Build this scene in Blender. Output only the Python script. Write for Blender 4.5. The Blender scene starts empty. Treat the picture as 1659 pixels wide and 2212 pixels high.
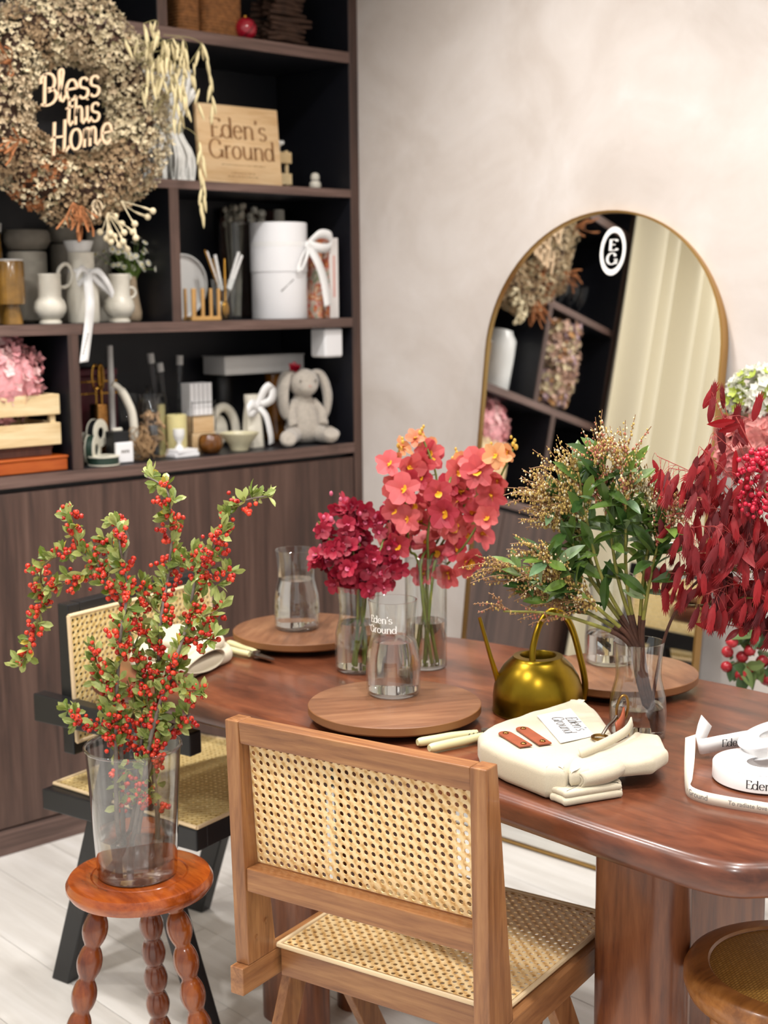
import bpy, math, random
from math import sin, cos, pi, radians, sqrt, atan2
from mathutils import Vector, Matrix, Quaternion, noise
R = random.Random(7)
SC = bpy.context.scene
COL = SC.collection

# ------------------------------------------------------------------ camera
cam_d = bpy.data.cameras.new('camera'); cam = bpy.data.objects.new('camera', cam_d); COL.objects.link(cam)
cam_d.sensor_fit = 'VERTICAL'; cam_d.sensor_height = 24.0; cam_d.lens = 24.0 * 3067 / 2212
cam_d.clip_start = 0.05
# columns: camera right, camera up, camera back in world axes
cam.matrix_world = Matrix(((0.7391, 0.1076, -0.6650, 0), (-0.6735, 0.1029, -0.7320, 0), (-0.0103, 0.9889, 0.1485, 1.5), (0, 0, 0, 1)))
cam_d.dof.use_dof = True; cam_d.dof.focus_distance = 2.25; cam_d.dof.aperture_fstop = 3.0
SC.camera = cam
# ------------------------------------------------------------------ view, world
vs = SC.view_settings
vs.view_transform = 'Standard'; vs.look = 'None'; vs.gamma = 1.0; vs.exposure = 0.05; vs.use_curve_mapping = False
world = bpy.data.worlds.new('world'); SC.world = world; world.use_nodes = True
world.node_tree.nodes['Background'].inputs[0].default_value = (1.0, 0.99, 0.98, 1)
world.node_tree.nodes['Background'].inputs[1].default_value = 0.7
SC.cycles.max_bounces = 8; SC.cycles.diffuse_bounces = 3; SC.cycles.glossy_bounces = 4; SC.cycles.transparent_max_bounces = 20; SC.cycles.transmission_bounces = 8
SC.cycles.use_adaptive_sampling = True; SC.cycles.adaptive_threshold = 0.06
SC.cycles.sample_clamp_indirect = 6.0

# ------------------------------------------------------------------ mesh helpers
class MB:
    def __init__(s): s.v = []; s.f = []; s.m = []
    def add(s, vs_, fs, mi=0):
        b = len(s.v); s.v += [tuple(x) for x in vs_]
        for f in fs: s.f.append(tuple(i + b for i in f)); s.m.append(mi)
        return s
    def xf(s, M, start=0):
        s.v[start:] = [tuple(M @ Vector(p)) for p in s.v[start:]]; return s
    def cbox(s, c, d, b=0.002, M=None, mi=0):
        # chamfered box: centre c, size d, chamfer b, optional rotation M (about the centre)
        hx, hy, hz = d[0]/2, d[1]/2, d[2]/2; b = min(b, hx*.9, hy*.9, hz*.9)
        vs_ = []; idx = {}
        for sx in (-1, 1):
            for sy in (-1, 1):
                for sz in (-1, 1):
                    for a in range(3):
                        p = [sx*hx, sy*hy, sz*hz]
                        for k in range(3):
                            if k != a: p[k] -= (sx, sy, sz)[k]*b
                        idx[(sx, sy, sz, a)] = len(vs_); vs_.append(p)
        fs = []
        for a in range(3):
            o1, o2 = [(1, 2), (2, 0), (0, 1)][a]
            for sg in (-1, 1):
                q = []
                for s1, s2 in ((-1, -1), (1, -1), (1, 1), (-1, 1)):
                    t = [0, 0, 0]; t[a] = sg; t[o1] = s1; t[o2] = s2; q.append(idx[(t[0], t[1], t[2], a)])
                fs.append(q if sg > 0 else q[::-1])
        for a in range(3):     # edges along axis a
            o1, o2 = [(1, 2), (2, 0), (0, 1)][a]
            for s1 in (-1, 1):
                for s2 in (-1, 1):
                    t0 = [0, 0, 0]; t0[a] = -1; t0[o1] = s1; t0[o2] = s2; t1 = list(t0); t1[a] = 1
                    q = [idx[(*t0, o1)], idx[(*t1, o1)], idx[(*t1, o2)], idx[(*t0, o2)]]
                    fs.append(q[::-1] if s1*s2 > 0 else q)
        for sx in (-1, 1):
            for sy in (-1, 1):
                for sz in (-1, 1):
                    q = [idx[(sx, sy, sz, 0)], idx[(sx, sy, sz, 1)], idx[(sx, sy, sz, 2)]]
                    fs.append(q if sx*sy*sz > 0 else q[::-1])
        M = M or Matrix.Identity(3)
        return s.add([Vector(c) + M @ Vector(p) for p in vs_], fs, mi)
    def hexa(s, p, mi=0):
        # eight corners: bottom 4 (ccw from above), top 4
        return s.add(p, [(3, 2, 1, 0), (4, 5, 6, 7), (0, 1, 5, 4), (1, 2, 6, 5), (2, 3, 7, 6), (3, 0, 4, 7)], mi)
    def lathe(s, prof, seg=32, c=(0, 0, 0), mi=0, cap0=False, cap1=False, a0=0, a1=2*pi, wob=None):
        n = len(prof); full = abs(a1-a0-2*pi) < 1e-6; k = seg if full else seg+1; vs_ = []
        for r, z in prof:
            for i in range(k):
                a = a0+(a1-a0)*i/seg; rr = r*(wob(a, z) if wob else 1)
                vs_.append((c[0]+rr*cos(a), c[1]+rr*sin(a), c[2]+z))
        fs = []
        for j in range(n-1):
            for i in range(seg):
                i2 = (i+1) % k; fs.append((j*k+i, j*k+i2, (j+1)*k+i2, (j+1)*k+i))
        if cap0: fs.append(tuple(range(k))[::-1])
        if cap1: fs.append(tuple((n-1)*k+i for i in range(k)))
        return s.add(vs_, fs, mi)
    def tube(s, path, rad, seg=8, mi=0, caps=True, flat=1.0, up=None):
        P = [Vector(p) for p in path]; n = len(P)
        if not hasattr(rad, '__len__'): rad = [rad]*n
        prev = None; vs_ = []
        for i in range(n):
            t = (P[min(i+1, n-1)]-P[max(i-1, 0)])
            t = t.normalized() if t.length > 1e-9 else Vector((0, 0, 1))
            if prev is None:
                u = Vector(up) if up else (Vector((0, 0, 1)) if abs(t.z) < .9 else Vector((1, 0, 0)))
            else: u = prev
            u = (u-t*u.dot(t)).normalized(); prev = u; w = t.cross(u)
            for k in range(seg):
                a = 2*pi*k/seg; vs_.append(P[i]+(w*cos(a)+u*sin(a)*flat)*rad[i])
        fs = [(i*seg+k, i*seg+(k+1) % seg, (i+1)*seg+(k+1) % seg, (i+1)*seg+k) for i in range(n-1) for k in range(seg)]
        if caps: fs += [tuple(range(seg))[::-1], tuple((n-1)*seg+k for k in range(seg))]
        return s.add(vs_, fs, mi)
    def strip(s, pa, pb, mi=0):
        n = len(pa); return s.add(list(pa)+list(pb), [(i, i+1, n+i+1, n+i) for i in range(n-1)], mi)
    def prism(s, out, z0, z1, mi=0, bev=0.0):
        # outline ccw list of (x,y); optional rounded top and bottom edge
        n = len(out); rings = []
        cx = sum(p[0] for p in out)/n; cy = sum(p[1] for p in out)/n
        def ins(d):
            r = []
            for i in range(n):
                a, b = Vector(out[i-1]), Vector(out[(i+1) % n]); t = (b-a).normalized(); nn = Vector((-t.y, t.x))
                r.append((out[i][0]+nn.x*d, out[i][1]+nn.y*d))
            return r
        if bev > 0:
            K = 5
            for k in range(K+1):
                a = pi/2*k/K; rings.append((ins(bev*(1-sin(a))), z0+bev*(1-cos(a))))
            for k in range(K+1):
                a = pi/2*k/K; rings.append((ins(bev*(1-cos(a))), z1-bev*(1-sin(a))))
        else: rings = [(out, z0), (out, z1)]
        vs_ = [(x, y, z) for o, z in rings for x, y in o]; m = len(rings)
        fs = [(j*n+i, j*n+(i+1) % n, (j+1)*n+(i+1) % n, (j+1)*n+i) for j in range(m-1) for i in range(n)]
        fs += [tuple(range(n))[::-1], tuple((m-1)*n+i for i in range(n))]
        return s.add(vs_, fs, mi)
    def ell(s, c, r, seg=12, rings=8, mi=0, M=None):
        vs_ = []; M = M or Matrix.Identity(3)
        if not hasattr(r, '__len__'): r = (r, r, r)
        vs_.append(Vector(c)+M @ Vector((0, 0, -r[2])))
        for j in range(1, rings):
            b = -pi/2+pi*j/rings
            for i in range(seg):
                a = 2*pi*i/seg; vs_.append(Vector(c)+M @ Vector((r[0]*cos(b)*cos(a), r[1]*cos(b)*sin(a), r[2]*sin(b))))
        vs_.append(Vector(c)+M @ Vector((0, 0, r[2]))); L = len(vs_)-1
        fs = [(0, 1+(i+1) % seg, 1+i) for i in range(seg)]
        for j in range(rings-2):
            for i in range(seg):
                a = 1+j*seg; fs.append((a+i, a+(i+1) % seg, a+seg+(i+1) % seg, a+seg+i))
        a = 1+(rings-2)*seg; fs += [(a+i, a+(i+1) % seg, L) for i in range(seg)]
        return s.add(vs_, fs, mi)
    def grid(s, fn, nu, nv, mi=0, closeu=False):
        k = nu if closeu else nu+1
        vs_ = [fn(i/nu, j/nv) for j in range(nv+1) for i in range(k)]
        fs = [(j*k+i, j*k+(i+1) % k, (j+1)*k+(i+1) % k, (j+1)*k+i) for j in range(nv) for i in range(nu)]
        return s.add(vs_, fs, mi)
    def mesh(s, name, mats, smooth=35):
        me = bpy.data.meshes.new(name); me.from_pydata(s.v, [], s.f); me.update()
        if not isinstance(mats, (list, tuple)): mats = [mats]
        for m in mats: me.materials.append(m)
        if any(s.m): me.polygons.foreach_set('material_index', s.m)
        if smooth:
            me.polygons.foreach_set('use_smooth', [True]*len(me.polygons))
            if smooth < 180: me.set_sharp_from_angle(angle=radians(smooth))
        return me
    def build(s, name, mats, parent=None, smooth=35, loc=None):
        return obj(name, s.mesh(name, mats, smooth), parent, loc)

def obj(name, data, parent=None, loc=None, rot=None, scale=None):
    o = bpy.data.objects.new(name, data); COL.objects.link(o)
    if parent is not None: o.parent = parent
    if loc is not None: o.location = loc
    if rot is not None: o.rotation_euler = rot
    if scale is not None: o.scale = scale if hasattr(scale, '__len__') else (scale,)*3
    return o
def place(name, me, parent, M):
    o = bpy.data.objects.new(name, me); COL.objects.link(o); o.parent = parent; o.matrix_basis = M; return o
def tag(o, label, cat, group=None, kind=None):
    o['label'] = label; o['category'] = cat
    if group: o['group'] = group
    if kind: o['kind'] = kind
    return o
def thing(name, label, cat, loc=(0, 0, 0), rz=0, group=None):
    o = obj(name, None, None, loc, (0, 0, rz)); o.empty_display_size = .05
    return tag(o, label, cat, group)
def struct(o): o['kind'] = 'structure'; return o
def modif(o, typ, **kw):
    m = o.modifiers.new(typ.lower(), typ)
    for k, v in kw.items(): setattr(m, k, v)
    return o
def spline(pts, n=8):
    # Catmull-Rom through pts
    P = [Vector(p) for p in pts]; out = []
    if len(P) < 3: return [P[0].lerp(P[-1], i/n) for i in range(n+1)]
    for i in range(len(P)-1):
        p0 = P[max(i-1, 0)]; p1 = P[i]; p2 = P[i+1]; p3 = P[min(i+2, len(P)-1)]
        for k in range(n):
            t = k/n; out.append(.5*((2*p1)+(p2-p0)*t+(2*p0-5*p1+4*p2-p3)*t*t+(3*p1-p0-3*p2+p3)*t*t*t))
    out.append(P[-1]); return out
def cspline(pts, n=8):
    P = [Vector(p) for p in pts]; m = len(P); out = []
    for i in range(m):
        p0, p1, p2, p3 = P[i-1], P[i], P[(i+1) % m], P[(i+2) % m]
        for k in range(n):
            t = k/n; out.append(.5*((2*p1)+(p2-p0)*t+(2*p0-5*p1+4*p2-p3)*t*t+(3*p1-p0-3*p2+p3)*t*t*t))
    return out
def frame(fwd, up=(0, 0, 1), roll=0):
    # rotation whose +Y runs along fwd and +Z near up
    y = Vector(fwd).normalized(); u = Vector(up); x = y.cross(u)
    if x.length < 1e-4: x = y.cross(Vector((1, 0, 0)))
    x.normalize(); z = x.cross(y); M = Matrix((x, y, z)).transposed()
    return M @ Matrix.Rotation(roll, 3, 'Y') if roll else M
def M4(loc, m3=None, s=1.0):
    m = (m3 or Matrix.Identity(3)).to_4x4() @ (Matrix.Diagonal((*s, 1)) if hasattr(s, '__len__') else Matrix.Scale(s, 4)); m.translation = Vector(loc); return m
def rvec(s=1.0): return Vector((R.uniform(-s, s), R.uniform(-s, s), R.uniform(-s, s)))

# ------------------------------------------------------------------ materials
def lin(c):
    if isinstance(c, str):
        c = [int(c[i:i+2], 16)/255 for i in (0, 2, 4)]
        c = [x/12.92 if x <= .04045 else ((x+.055)/1.055)**2.4 for x in c]
    return (c[0], c[1], c[2], 1)
def base(name):
    m = bpy.data.materials.new(name); m.use_nodes = True; nt = m.node_tree
    return m, nt, nt.nodes['Principled BSDF']
def ramp(nt, fac, stops):
    r = nt.nodes.new('ShaderNodeValToRGB'); e = r.color_ramp.elements
    while len(e) < len(stops): e.new(.5)
    for el, (p, c) in zip(e, stops): el.position = p; el.color = lin(c)
    nt.links.new(fac, r.inputs[0]); return r.outputs[0]
def coords(nt, scale=(1, 1, 1), rot=(0, 0, 0), src='Object'):
    t = nt.nodes.new('ShaderNodeTexCoord'); mp = nt.nodes.new('ShaderNodeMapping')
    mp.inputs['Scale'].default_value = scale; mp.inputs['Rotation'].default_value = rot
    nt.links.new(t.outputs[src], mp.inputs[0]); return mp.outputs[0]
def noise_tex(nt, vec, scale, detail=4, rough=.55, dist=0):
    n = nt.nodes.new('ShaderNodeTexNoise'); n.inputs['Scale'].default_value = scale; n.inputs['Detail'].default_value = detail
    n.inputs['Roughness'].default_value = rough; n.inputs['Distortion'].default_value = dist; nt.links.new(vec, n.inputs['Vector']); return n.outputs[0]
def bump(nt, bs, h, strength, dist=.002):
    b = nt.nodes.new('ShaderNodeBump'); b.inputs['Strength'].default_value = strength; b.inputs['Distance'].default_value = dist
    nt.links.new(h, b.inputs['Height']); nt.links.new(b.outputs[0], bs.inputs['Normal'])
def plain(name, col, rough=.5, metal=0, var=.0, nscale=20, bmp=0, sheen=0, sub=0, coat=0, spec=None, emit=None):
    m, nt, bs = base(name); c = lin(col)
    bs.inputs['Base Color'].default_value = c; bs.inputs['Roughness'].default_value = rough; bs.inputs['Metallic'].default_value = metal
    if var or bmp:
        n = noise_tex(nt, coords(nt), nscale, 4)
        if var:
            nt.links.new(ramp(nt, n, [(.3, tuple(x*(1-var) for x in c[:3])), (.7, tuple(min(1, x*(1+var)) for x in c[:3]))]), bs.inputs['Base Color'])
        if bmp: bump(nt, bs, n, bmp)
    if sheen: bs.inputs['Sheen Weight'].default_value = sheen
    if coat: bs.inputs['Coat Weight'].default_value = coat; bs.inputs['Coat Roughness'].default_value = .1
    if sub: bs.inputs['Subsurface Weight'].default_value = sub; bs.inputs['Subsurface Radius'].default_value = (.01, .006, .004); bs.inputs['Subsurface Scale'].default_value = .5
    if spec is not None: bs.inputs['Specular IOR Level'].default_value = spec
    if emit: bs.inputs['Emission Color'].default_value = lin(col); bs.inputs['Emission Strength'].default_value = emit
    return m
def wood(name, c0, c1, c2, axis=2, scale=1.0, rough=.45, coat=0, bmp=.15, stretch=14, src='Object'):
    m, nt, bs = base(name); sc = [stretch*scale]*3; sc[axis] = scale
    v = coords(nt, sc, src=src)
    n = noise_tex(nt, v, 2.2, 6, .62, .8)
    v2 = coords(nt, [x*6 for x in sc], src=src); n2 = noise_tex(nt, v2, 2.0, 3, .6)
    mx = nt.nodes.new('ShaderNodeMath'); mx.operation = 'MULTIPLY_ADD'; nt.links.new(n2, mx.inputs[0]); mx.inputs[1].default_value = .35
    nt.links.new(n, mx.inputs[2])
    sb = nt.nodes.new('ShaderNodeMath'); sb.operation = 'SUBTRACT'; nt.links.new(mx.outputs[0], sb.inputs[0]); sb.inputs[1].default_value = .175
    nt.links.new(ramp(nt, sb.outputs[0], [(.32, c0), (.5, c1), (.7, c2)]), bs.inputs['Base Color'])
    bs.inputs['Roughness'].default_value = rough
    if coat: bs.inputs['Coat Weight'].default_value = coat; bs.inputs['Coat Roughness'].default_value = .12
    if bmp: bump(nt, bs, sb.outputs[0], bmp, .001)
    return m
def thin_glass(name, col=(.97, .98, .98), rough=.0, ior=1.45, refl=1.0):
    # thin sheet of clear glass: sees straight through, reflects by Fresnel
    m = bpy.data.materials.new(name); m.use_nodes = True; nt = m.node_tree; nt.nodes.clear()
    out = nt.nodes.new('ShaderNodeOutputMaterial'); tr = nt.nodes.new('ShaderNodeBsdfTransparent'); gl = nt.nodes.new('ShaderNodeBsdfGlossy')
    fr = nt.nodes.new('ShaderNodeFresnel'); mx = nt.nodes.new('ShaderNodeMixShader')
    tr.inputs[0].default_value = lin(col); gl.inputs['Roughness'].default_value = rough
    ge = nt.nodes.new('ShaderNodeNewGeometry'); io = nt.nodes.new('ShaderNodeMapRange')   # same reflectance from both sides of the sheet
    io.inputs['To Min'].default_value = ior; io.inputs['To Max'].default_value = 1/ior
    nt.links.new(ge.outputs['Backfacing'], io.inputs[0]); nt.links.new(io.outputs[0], fr.inputs[0])
    mul = nt.nodes.new('ShaderNodeMath'); mul.operation = 'MULTIPLY'; mul.inputs[1].default_value = refl; mul.use_clamp = True
    nt.links.new(fr.outputs[0], mul.inputs[0])
    nt.links.new(mul.outputs[0], mx.inputs[0]); nt.links.new(tr.outputs[0], mx.inputs[1]); nt.links.new(gl.outputs[0], mx.inputs[2]); nt.links.new(mx.outputs[0], out.inputs[0])
    return m
def fluid(name, col=(1, 1, 1), ior=1.33, rough=0):
    m, nt, bs = base(name); bs.inputs['Base Color'].default_value = lin(col); bs.inputs['Transmission Weight'].default_value = 1
    bs.inputs['IOR'].default_value = ior; bs.inputs['Roughness'].default_value = rough; return m
def leafmat(name, c0, c1, rough=.45, trans=.25, nscale=30):
    m, nt, bs = base(name)
    oi = nt.nodes.new('ShaderNodeObjectInfo'); n = noise_tex(nt, coords(nt), nscale, 3)
    ad = nt.nodes.new('ShaderNodeMath'); ad.operation = 'MULTIPLY_ADD'; nt.links.new(n, ad.inputs[0]); ad.inputs[1].default_value = .5
    nt.links.new(oi.outputs['Random'], ad.inputs[2])
    sb = nt.nodes.new('ShaderNodeMath'); sb.operation = 'SUBTRACT'; nt.links.new(ad.outputs[0], sb.inputs[0]); sb.inputs[1].default_value = .25
    c = ramp(nt, sb.outputs[0], [(.05, c0), (.95, c1)]); nt.links.new(c, bs.inputs['Base Color']); bs.inputs['Roughness'].default_value = rough
    if trans:
        t = nt.nodes.new('ShaderNodeBsdfTranslucent'); nt.links.new(c, t.inputs[0]); mx = nt.nodes.new('ShaderNodeMixShader'); mx.inputs[0].default_value = trans
        out = nt.nodes['Material Output']; nt.links.new(bs.outputs[0], mx.inputs[1]); nt.links.new(t.outputs[0], mx.inputs[2]); nt.links.new(mx.outputs[0], out.inputs[0])
    return m

# ------------------------------------------------------------------ lettering (pen strokes, thick verticals)
def arc(cx, cy, rx, ry, a0, a1, n=14): return [(cx+rx*cos(radians(a0+(a1-a0)*i/n)), cy+ry*sin(radians(a0+(a1-a0)*i/n))) for i in range(n+1)]
GL = {
 'E': (.52, [[(.1, 0), (.1, .7)], [(.02, .7), (.46, .7)], [(.1, .37), (.38, .37)], [(.02, 0), (.5, 0)], [(.46, .7), (.47, .58)], [(.5, 0), (.51, .12)]]),
 'd': (.56, [arc(.25, .235, .2, .245, 0, 360, 20), [(.46, 0), (.46, .76)], [(.38, .76), (.46, .76)], [(.46, 0), (.54, 0)]]),
 'e': (.5, [[(.06, .26), (.43, .26)]+arc(.25, .235, .19, .245, 5, 320, 20)]),
 'n': (.56, [[(.1, 0), (.1, .48)], [(.02, .48), (.1, .48)], [(.1, .33)]+arc(.275, .3, .175, .18, 160, 0, 10)+[(.45, 0)], [(.02, 0), (.18, 0)], [(.38, 0), (.53, 0)]]),
 "'": (.2, [[(.1, .74), (.08, .58)]]),
 's': (.42, [[(.34, .4)]+arc(.2, .355, .14, .125, 40, 230, 10)+arc(.2, .115, .16, .125, 50, -150, 10)]),
 'G': (.76, [arc(.36, .35, .31, .37, 50, 345, 24), [(.66, .0), (.66, .3)], [(.52, .3), (.74, .3)], [(.56, .63), (.57, .5)]]),
 'r': (.38, [[(.1, 0), (.1, .48)], [(.02, .48), (.1, .48)], [(.1, .3)]+arc(.26, .33, .14, .15, 160, 50, 8), [(.02, 0), (.2, 0)]]),
 'o': (.52, [arc(.25, .235, .2, .245, 0, 360, 22)]),
 'u': (.58, [[(.1, .48), (.1, .2)]+arc(.27, .18, .17, .185, 180, 350, 10), [(.46, .48), (.46, 0)], [(.02, .48), (.1, .48)], [(.46, 0), (.55, 0)]]),
 'B': (.6, [[(.12, -.02), (.14, .72)], [(.0, .5)]+arc(.22, .5, .26, .22, 150, -80, 16), arc(.22, .17, .32, .2, 85, -130, 16)]),
 'l': (.27, [[(.0, .1), (.14, .4)]+arc(.13, .68, .07, .09, 0, 180, 8)+[(.07, .3), (.1, .04), (.18, .0), (.28, .12)]]),
 't': (.3, [[(.14, .72), (.1, .1), (.16, 0), (.28, .1)], [(0, .46), (.28, .5)]]),
 'h': (.5, [[(.1, 0), (.12, .74)], [(.1, .22)]+arc(.24, .32, .12, .14, 150, 0, 8)+[(.36, .06), (.42, 0), (.52, .12)]]),
 'i': (.26, [[(.1, .44), (.1, .08), (.16, 0), (.28, .12)], [(.1, .6), (.11, .63)]]),
 'H': (.72, [[(.1, -.05), (.14, .74)], [(.5, 0), (.54, .76)], [(-.02, .3), (.1, .38), (.5, .36)], [(.5, .04), (.58, 0), (.7, .1)]]),
 'm': (.74, [[(.08, 0), (.1, .44)], [(.08, .2)]+arc(.2, .32, .1, .13, 150, 0, 8)+[(.3, 0)], [(.3, .2)]+arc(.42, .32, .1, .13, 150, 0, 8)+[(.52, .06), (.58, 0), (.72, .12)]]),
 'I': (.3, [[(.15, 0), (.15, .7)]]), ' ': (.3, []),
}
def text_w(s, ls=0): return sum(GL[ch][0]+ls for ch in s)
def text_strokes(s, thick=.1, thin=.03, ls=0.0):
    out = []; x = 0
    for ch in s:
        adv, strokes = GL[ch]
        for st in strokes:
            P = [Vector((x+a, b)) for a, b in st]; L = []; Rr = []; n = len(P)
            for i in range(n):
                t = P[min(i+1, n-1)]-P[max(i-1, 0)]; t.normalize(); w = (thin+(thick-thin)*abs(t.y)**1.6)/2; nn = Vector((-t.y, t.x))
                L.append(P[i]+nn*w); Rr.append(P[i]-nn*w)
            out.append((L, Rr))
        x += adv+ls
    return out
def text_mesh(mb, s, fn, thick=.1, thin=.03, ls=0.0, depth=None, mi=0):
    # fn maps (x, y) of the text to a point; depth maps to the back face when the letters are solid
    for L, Rr in text_strokes(s, thick, thin, ls):
        mb.strip([fn(p.x, p.y) for p in L], [fn(p.x, p.y) for p in Rr], mi)
        if depth:
            a = [depth(p.x, p.y) for p in L]; b = [depth(p.x, p.y) for p in Rr]
            mb.strip(b, a, mi); mb.strip(a, [fn(p.x, p.y) for p in L], mi); mb.strip([fn(p.x, p.y) for p in Rr], b, mi)
            mb.strip([a[0], b[0]], [fn(L[0].x, L[0].y), fn(Rr[0].x, Rr[0].y)], mi); mb.strip([a[-1], b[-1]], [fn(L[-1].x, L[-1].y), fn(Rr[-1].x, Rr[-1].y)], mi)
    return mb
def plane_fn(o, ex, ey, s, off=0):
    o = Vector(o); ex = Vector(ex).normalized(); ey = Vector(ey).normalized(); n = ex.cross(ey)*off
    return lambda x, y: o+ex*(x*s)+ey*(y*s)+n

# ------------------------------------------------------------------ lights: recessed ceiling downlights
M_lampglow = plain('downlight_glow', 'fff4e4', .5, emit=6)
M_lamprim = plain('downlight_rim', 'f2f0ec', .4)
CEIL = 2.78
DOWN = [(1.35, 0.85, 18), (0.35, 1.75, 22), (2.25, 1.35, 13), (1.35, 2.55, 18), (2.3, 2.5, 13), (0.2, 0.2, 22), (0.4, 3.0, 9), (2.1, 0.2, 12)]
for i, (x, y, w) in enumerate(DOWN):
    t = thing('ceiling_downlight', ['recessed white ceiling downlight over the near table edge', 'recessed white ceiling downlight left of the berry vase', 'recessed white ceiling downlight over the right half of the table', 'recessed white ceiling downlight over the black chair', 'recessed white ceiling downlight in front of the arched mirror', 'recessed white ceiling downlight above the viewer', 'recessed white ceiling downlight before the cream curtain', 'recessed white ceiling downlight by the right wall'][i], 'ceiling light', (x, y, CEIL), 0, 'downlights in the ceiling')
    MB().lathe([(.055, -.001), (.07, -.006), (.075, -.002), (.075, .0)], 28).build('trim_ring', M_lamprim, t)
    MB().lathe([(.0005, -.0015), (.055, -.0015)], 28).build('lens', M_lampglow, t)
    ld = bpy.data.lights.new('downlight', 'AREA'); ld.shape = 'DISK'; ld.size = .13; ld.energy = w; ld.color = (1, .97, .94); ld.spread = radians(150)
    lo = bpy.data.objects.new('downlight_lamp', ld); COL.objects.link(lo); lo.parent = t; lo.location = (0, 0, -.012)

# ------------------------------------------------------------------ room shell
def plaster():
    m, nt, bs = base('limewash_plaster')
    v = coords(nt, (1, 1, 1)); n = noise_tex(nt, v, 2.1, 5, .55, 1.6); n2 = noise_tex(nt, v, 9, 4, .6, .8)
    ad = nt.nodes.new('ShaderNodeMath'); ad.operation = 'MULTIPLY_ADD'; nt.links.new(n2, ad.inputs[0]); ad.inputs[1].default_value = .3; nt.links.new(n, ad.inputs[2])
    nt.links.new(ramp(nt, ad.outputs[0], [(.45, 'cec4bc'), (.62, 'd5ccc5'), (.78, 'dbd3cd'), (.95, 'e3dcd8')]), bs.inputs['Base Color'])
    bs.inputs['Roughness'].default_value = .55; bump(nt, bs, ad.outputs[0], .05, .004); return m
M_plaster = plaster()
M_white = plain('ceiling_paint', 'ece7e0', .8)
def floor_mat():
    m, nt, bs = base('pale_wood_plank')
    oi = nt.nodes.new('ShaderNodeObjectInfo'); v = coords(nt, (9, .7, 1)); vm = nt.nodes.new('ShaderNodeVectorMath'); vm.operation = 'ADD'
    cmb = nt.nodes.new('ShaderNodeCombineXYZ'); ml = nt.nodes.new('ShaderNodeMath'); ml.operation = 'MULTIPLY'; ml.inputs[1].default_value = 40
    nt.links.new(oi.outputs['Random'], ml.inputs[0]); nt.links.new(ml.outputs[0], cmb.inputs[0]); nt.links.new(ml.outputs[0], cmb.inputs[1])
    nt.links.new(v, vm.inputs[0]); nt.links.new(cmb.outputs[0], vm.inputs[1])
    n = noise_tex(nt, vm.outputs[0], 2.0, 6, .6, .5)
    nt.links.new(ramp(nt, n, [(.3, 'c8c3bc'), (.5, 'd8d4ce'), (.7, 'e3e0dc')]), bs.inputs['Base Color']); bs.inputs['Roughness'].default_value = .42; bump(nt, bs, n, .05)
    return m
M_floor = floor_mat(); M_grout = plain('floor_joint', 'c4bfb6', .8)
fl = struct(MB().cbox((1.2, 1.4, -.03), (4.4, 5.0, .05), .001).build('floor', M_grout))
pm = MB().cbox((0, 0, 0), (.1886, 1.1985, .006), .0008).mesh('plank', M_floor)
for i in range(22):
    off = R.uniform(-1.2, 0)
    for j in range(6):
        y = -1.05+off+1.2*j+.6
        if y-.6 > 3.85 or y+.6 < -1.0: continue
        y0, y1 = max(y-.6, -1.05), min(y+.6, 3.84)
        if y1-y0 < .15: continue
        obj('plank', pm, fl, (-.9+.19*i+.0, (y0+y1)/2, -.003), None, (1, (y1-y0)/1.2, 1))
struct(MB().cbox((3.09, 1.4, 1.39), (.1, 5.0, 2.78), .002).build('wall_right', M_plaster))
struct(MB().cbox((1.05, 3.9, 1.39), (4.2, .1, 2.78), .002).build('wall_back', M_white))
struct(MB().cbox((1.2, 1.4, 2.83), (4.4, 5.1, .1), .002).build('ceiling', M_white))

# ------------------------------------------------------------------ shelving wall
M_wal = wood('dark_walnut_vertical', '3a2b26', '503b33', '644c42', axis=2, scale=.55, stretch=20, rough=.42, bmp=.06)
M_walx = wood('dark_walnut_edge', '4d3b35', '664f47', '7a625a', axis=0, scale=.8, stretch=26, rough=.42, bmp=.06)
M_black = plain('shelf_black_laminate', '12131a', .45, var=.1, nscale=3)
YS, YB = 3.446, 3.81
bk = thing('bookcase', 'dark walnut built-in shelving with black interior on the left wall', 'shelf', (1.05, YS, 0))
def bpart(name, x0, x1, y0, y1, z0, z1, mat, par=None, b=.001):
    o = MB().cbox(((x0+x1)/2-1.05, (y0+y1)/2-YS, (z0+z1)/2), (x1-x0, y1-y0, z1-z0), b).build(name, mat, par or bk); return o
bpart('back_panel', 1.085, 3.003, YB, YB+.03, 1.044, 2.74, M_black)
for nm, x0, x1 in (('side_panel', 3.005, 3.038), ('side_panel', 1.05, 1.083)):
    s = bpart(nm, x0, x1, YS+.004, YB+.03, 0, 2.74, M_black); bpart('edge_band', x0, x1, YS-.001, YS+.004, 0, 2.74, M_wal, s)
SHELF = [(1.412, 1.441), (1.816, 1.841), (2.225, 2.258), (2.66, 2.69)]
for z0, z1 in SHELF:
    b_ = bpart('shelf_board', 1.083, 3.005, YS+.004, YB, z0, z1, M_black); bpart('edge_band', 1.083, 3.005, YS, YS+.004, z0, z1, M_walx, b_)
for x, z0, z1 in ((2.337, 1.441, 1.816), (1.60, 1.441, 1.816), (1.995, 1.0425, 1.412), (1.45, 1.0425, 1.412), (2.318, 2.258, 2.66), (1.6, 1.841, 2.225)):
    b_ = bpart('divider', x-.016, x+.016, YS+.004, YB, z0, z1, M_black); bpart('edge_band', x-.016, x+.016, YS, YS+.004, z0, z1, M_wal, b_)
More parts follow.
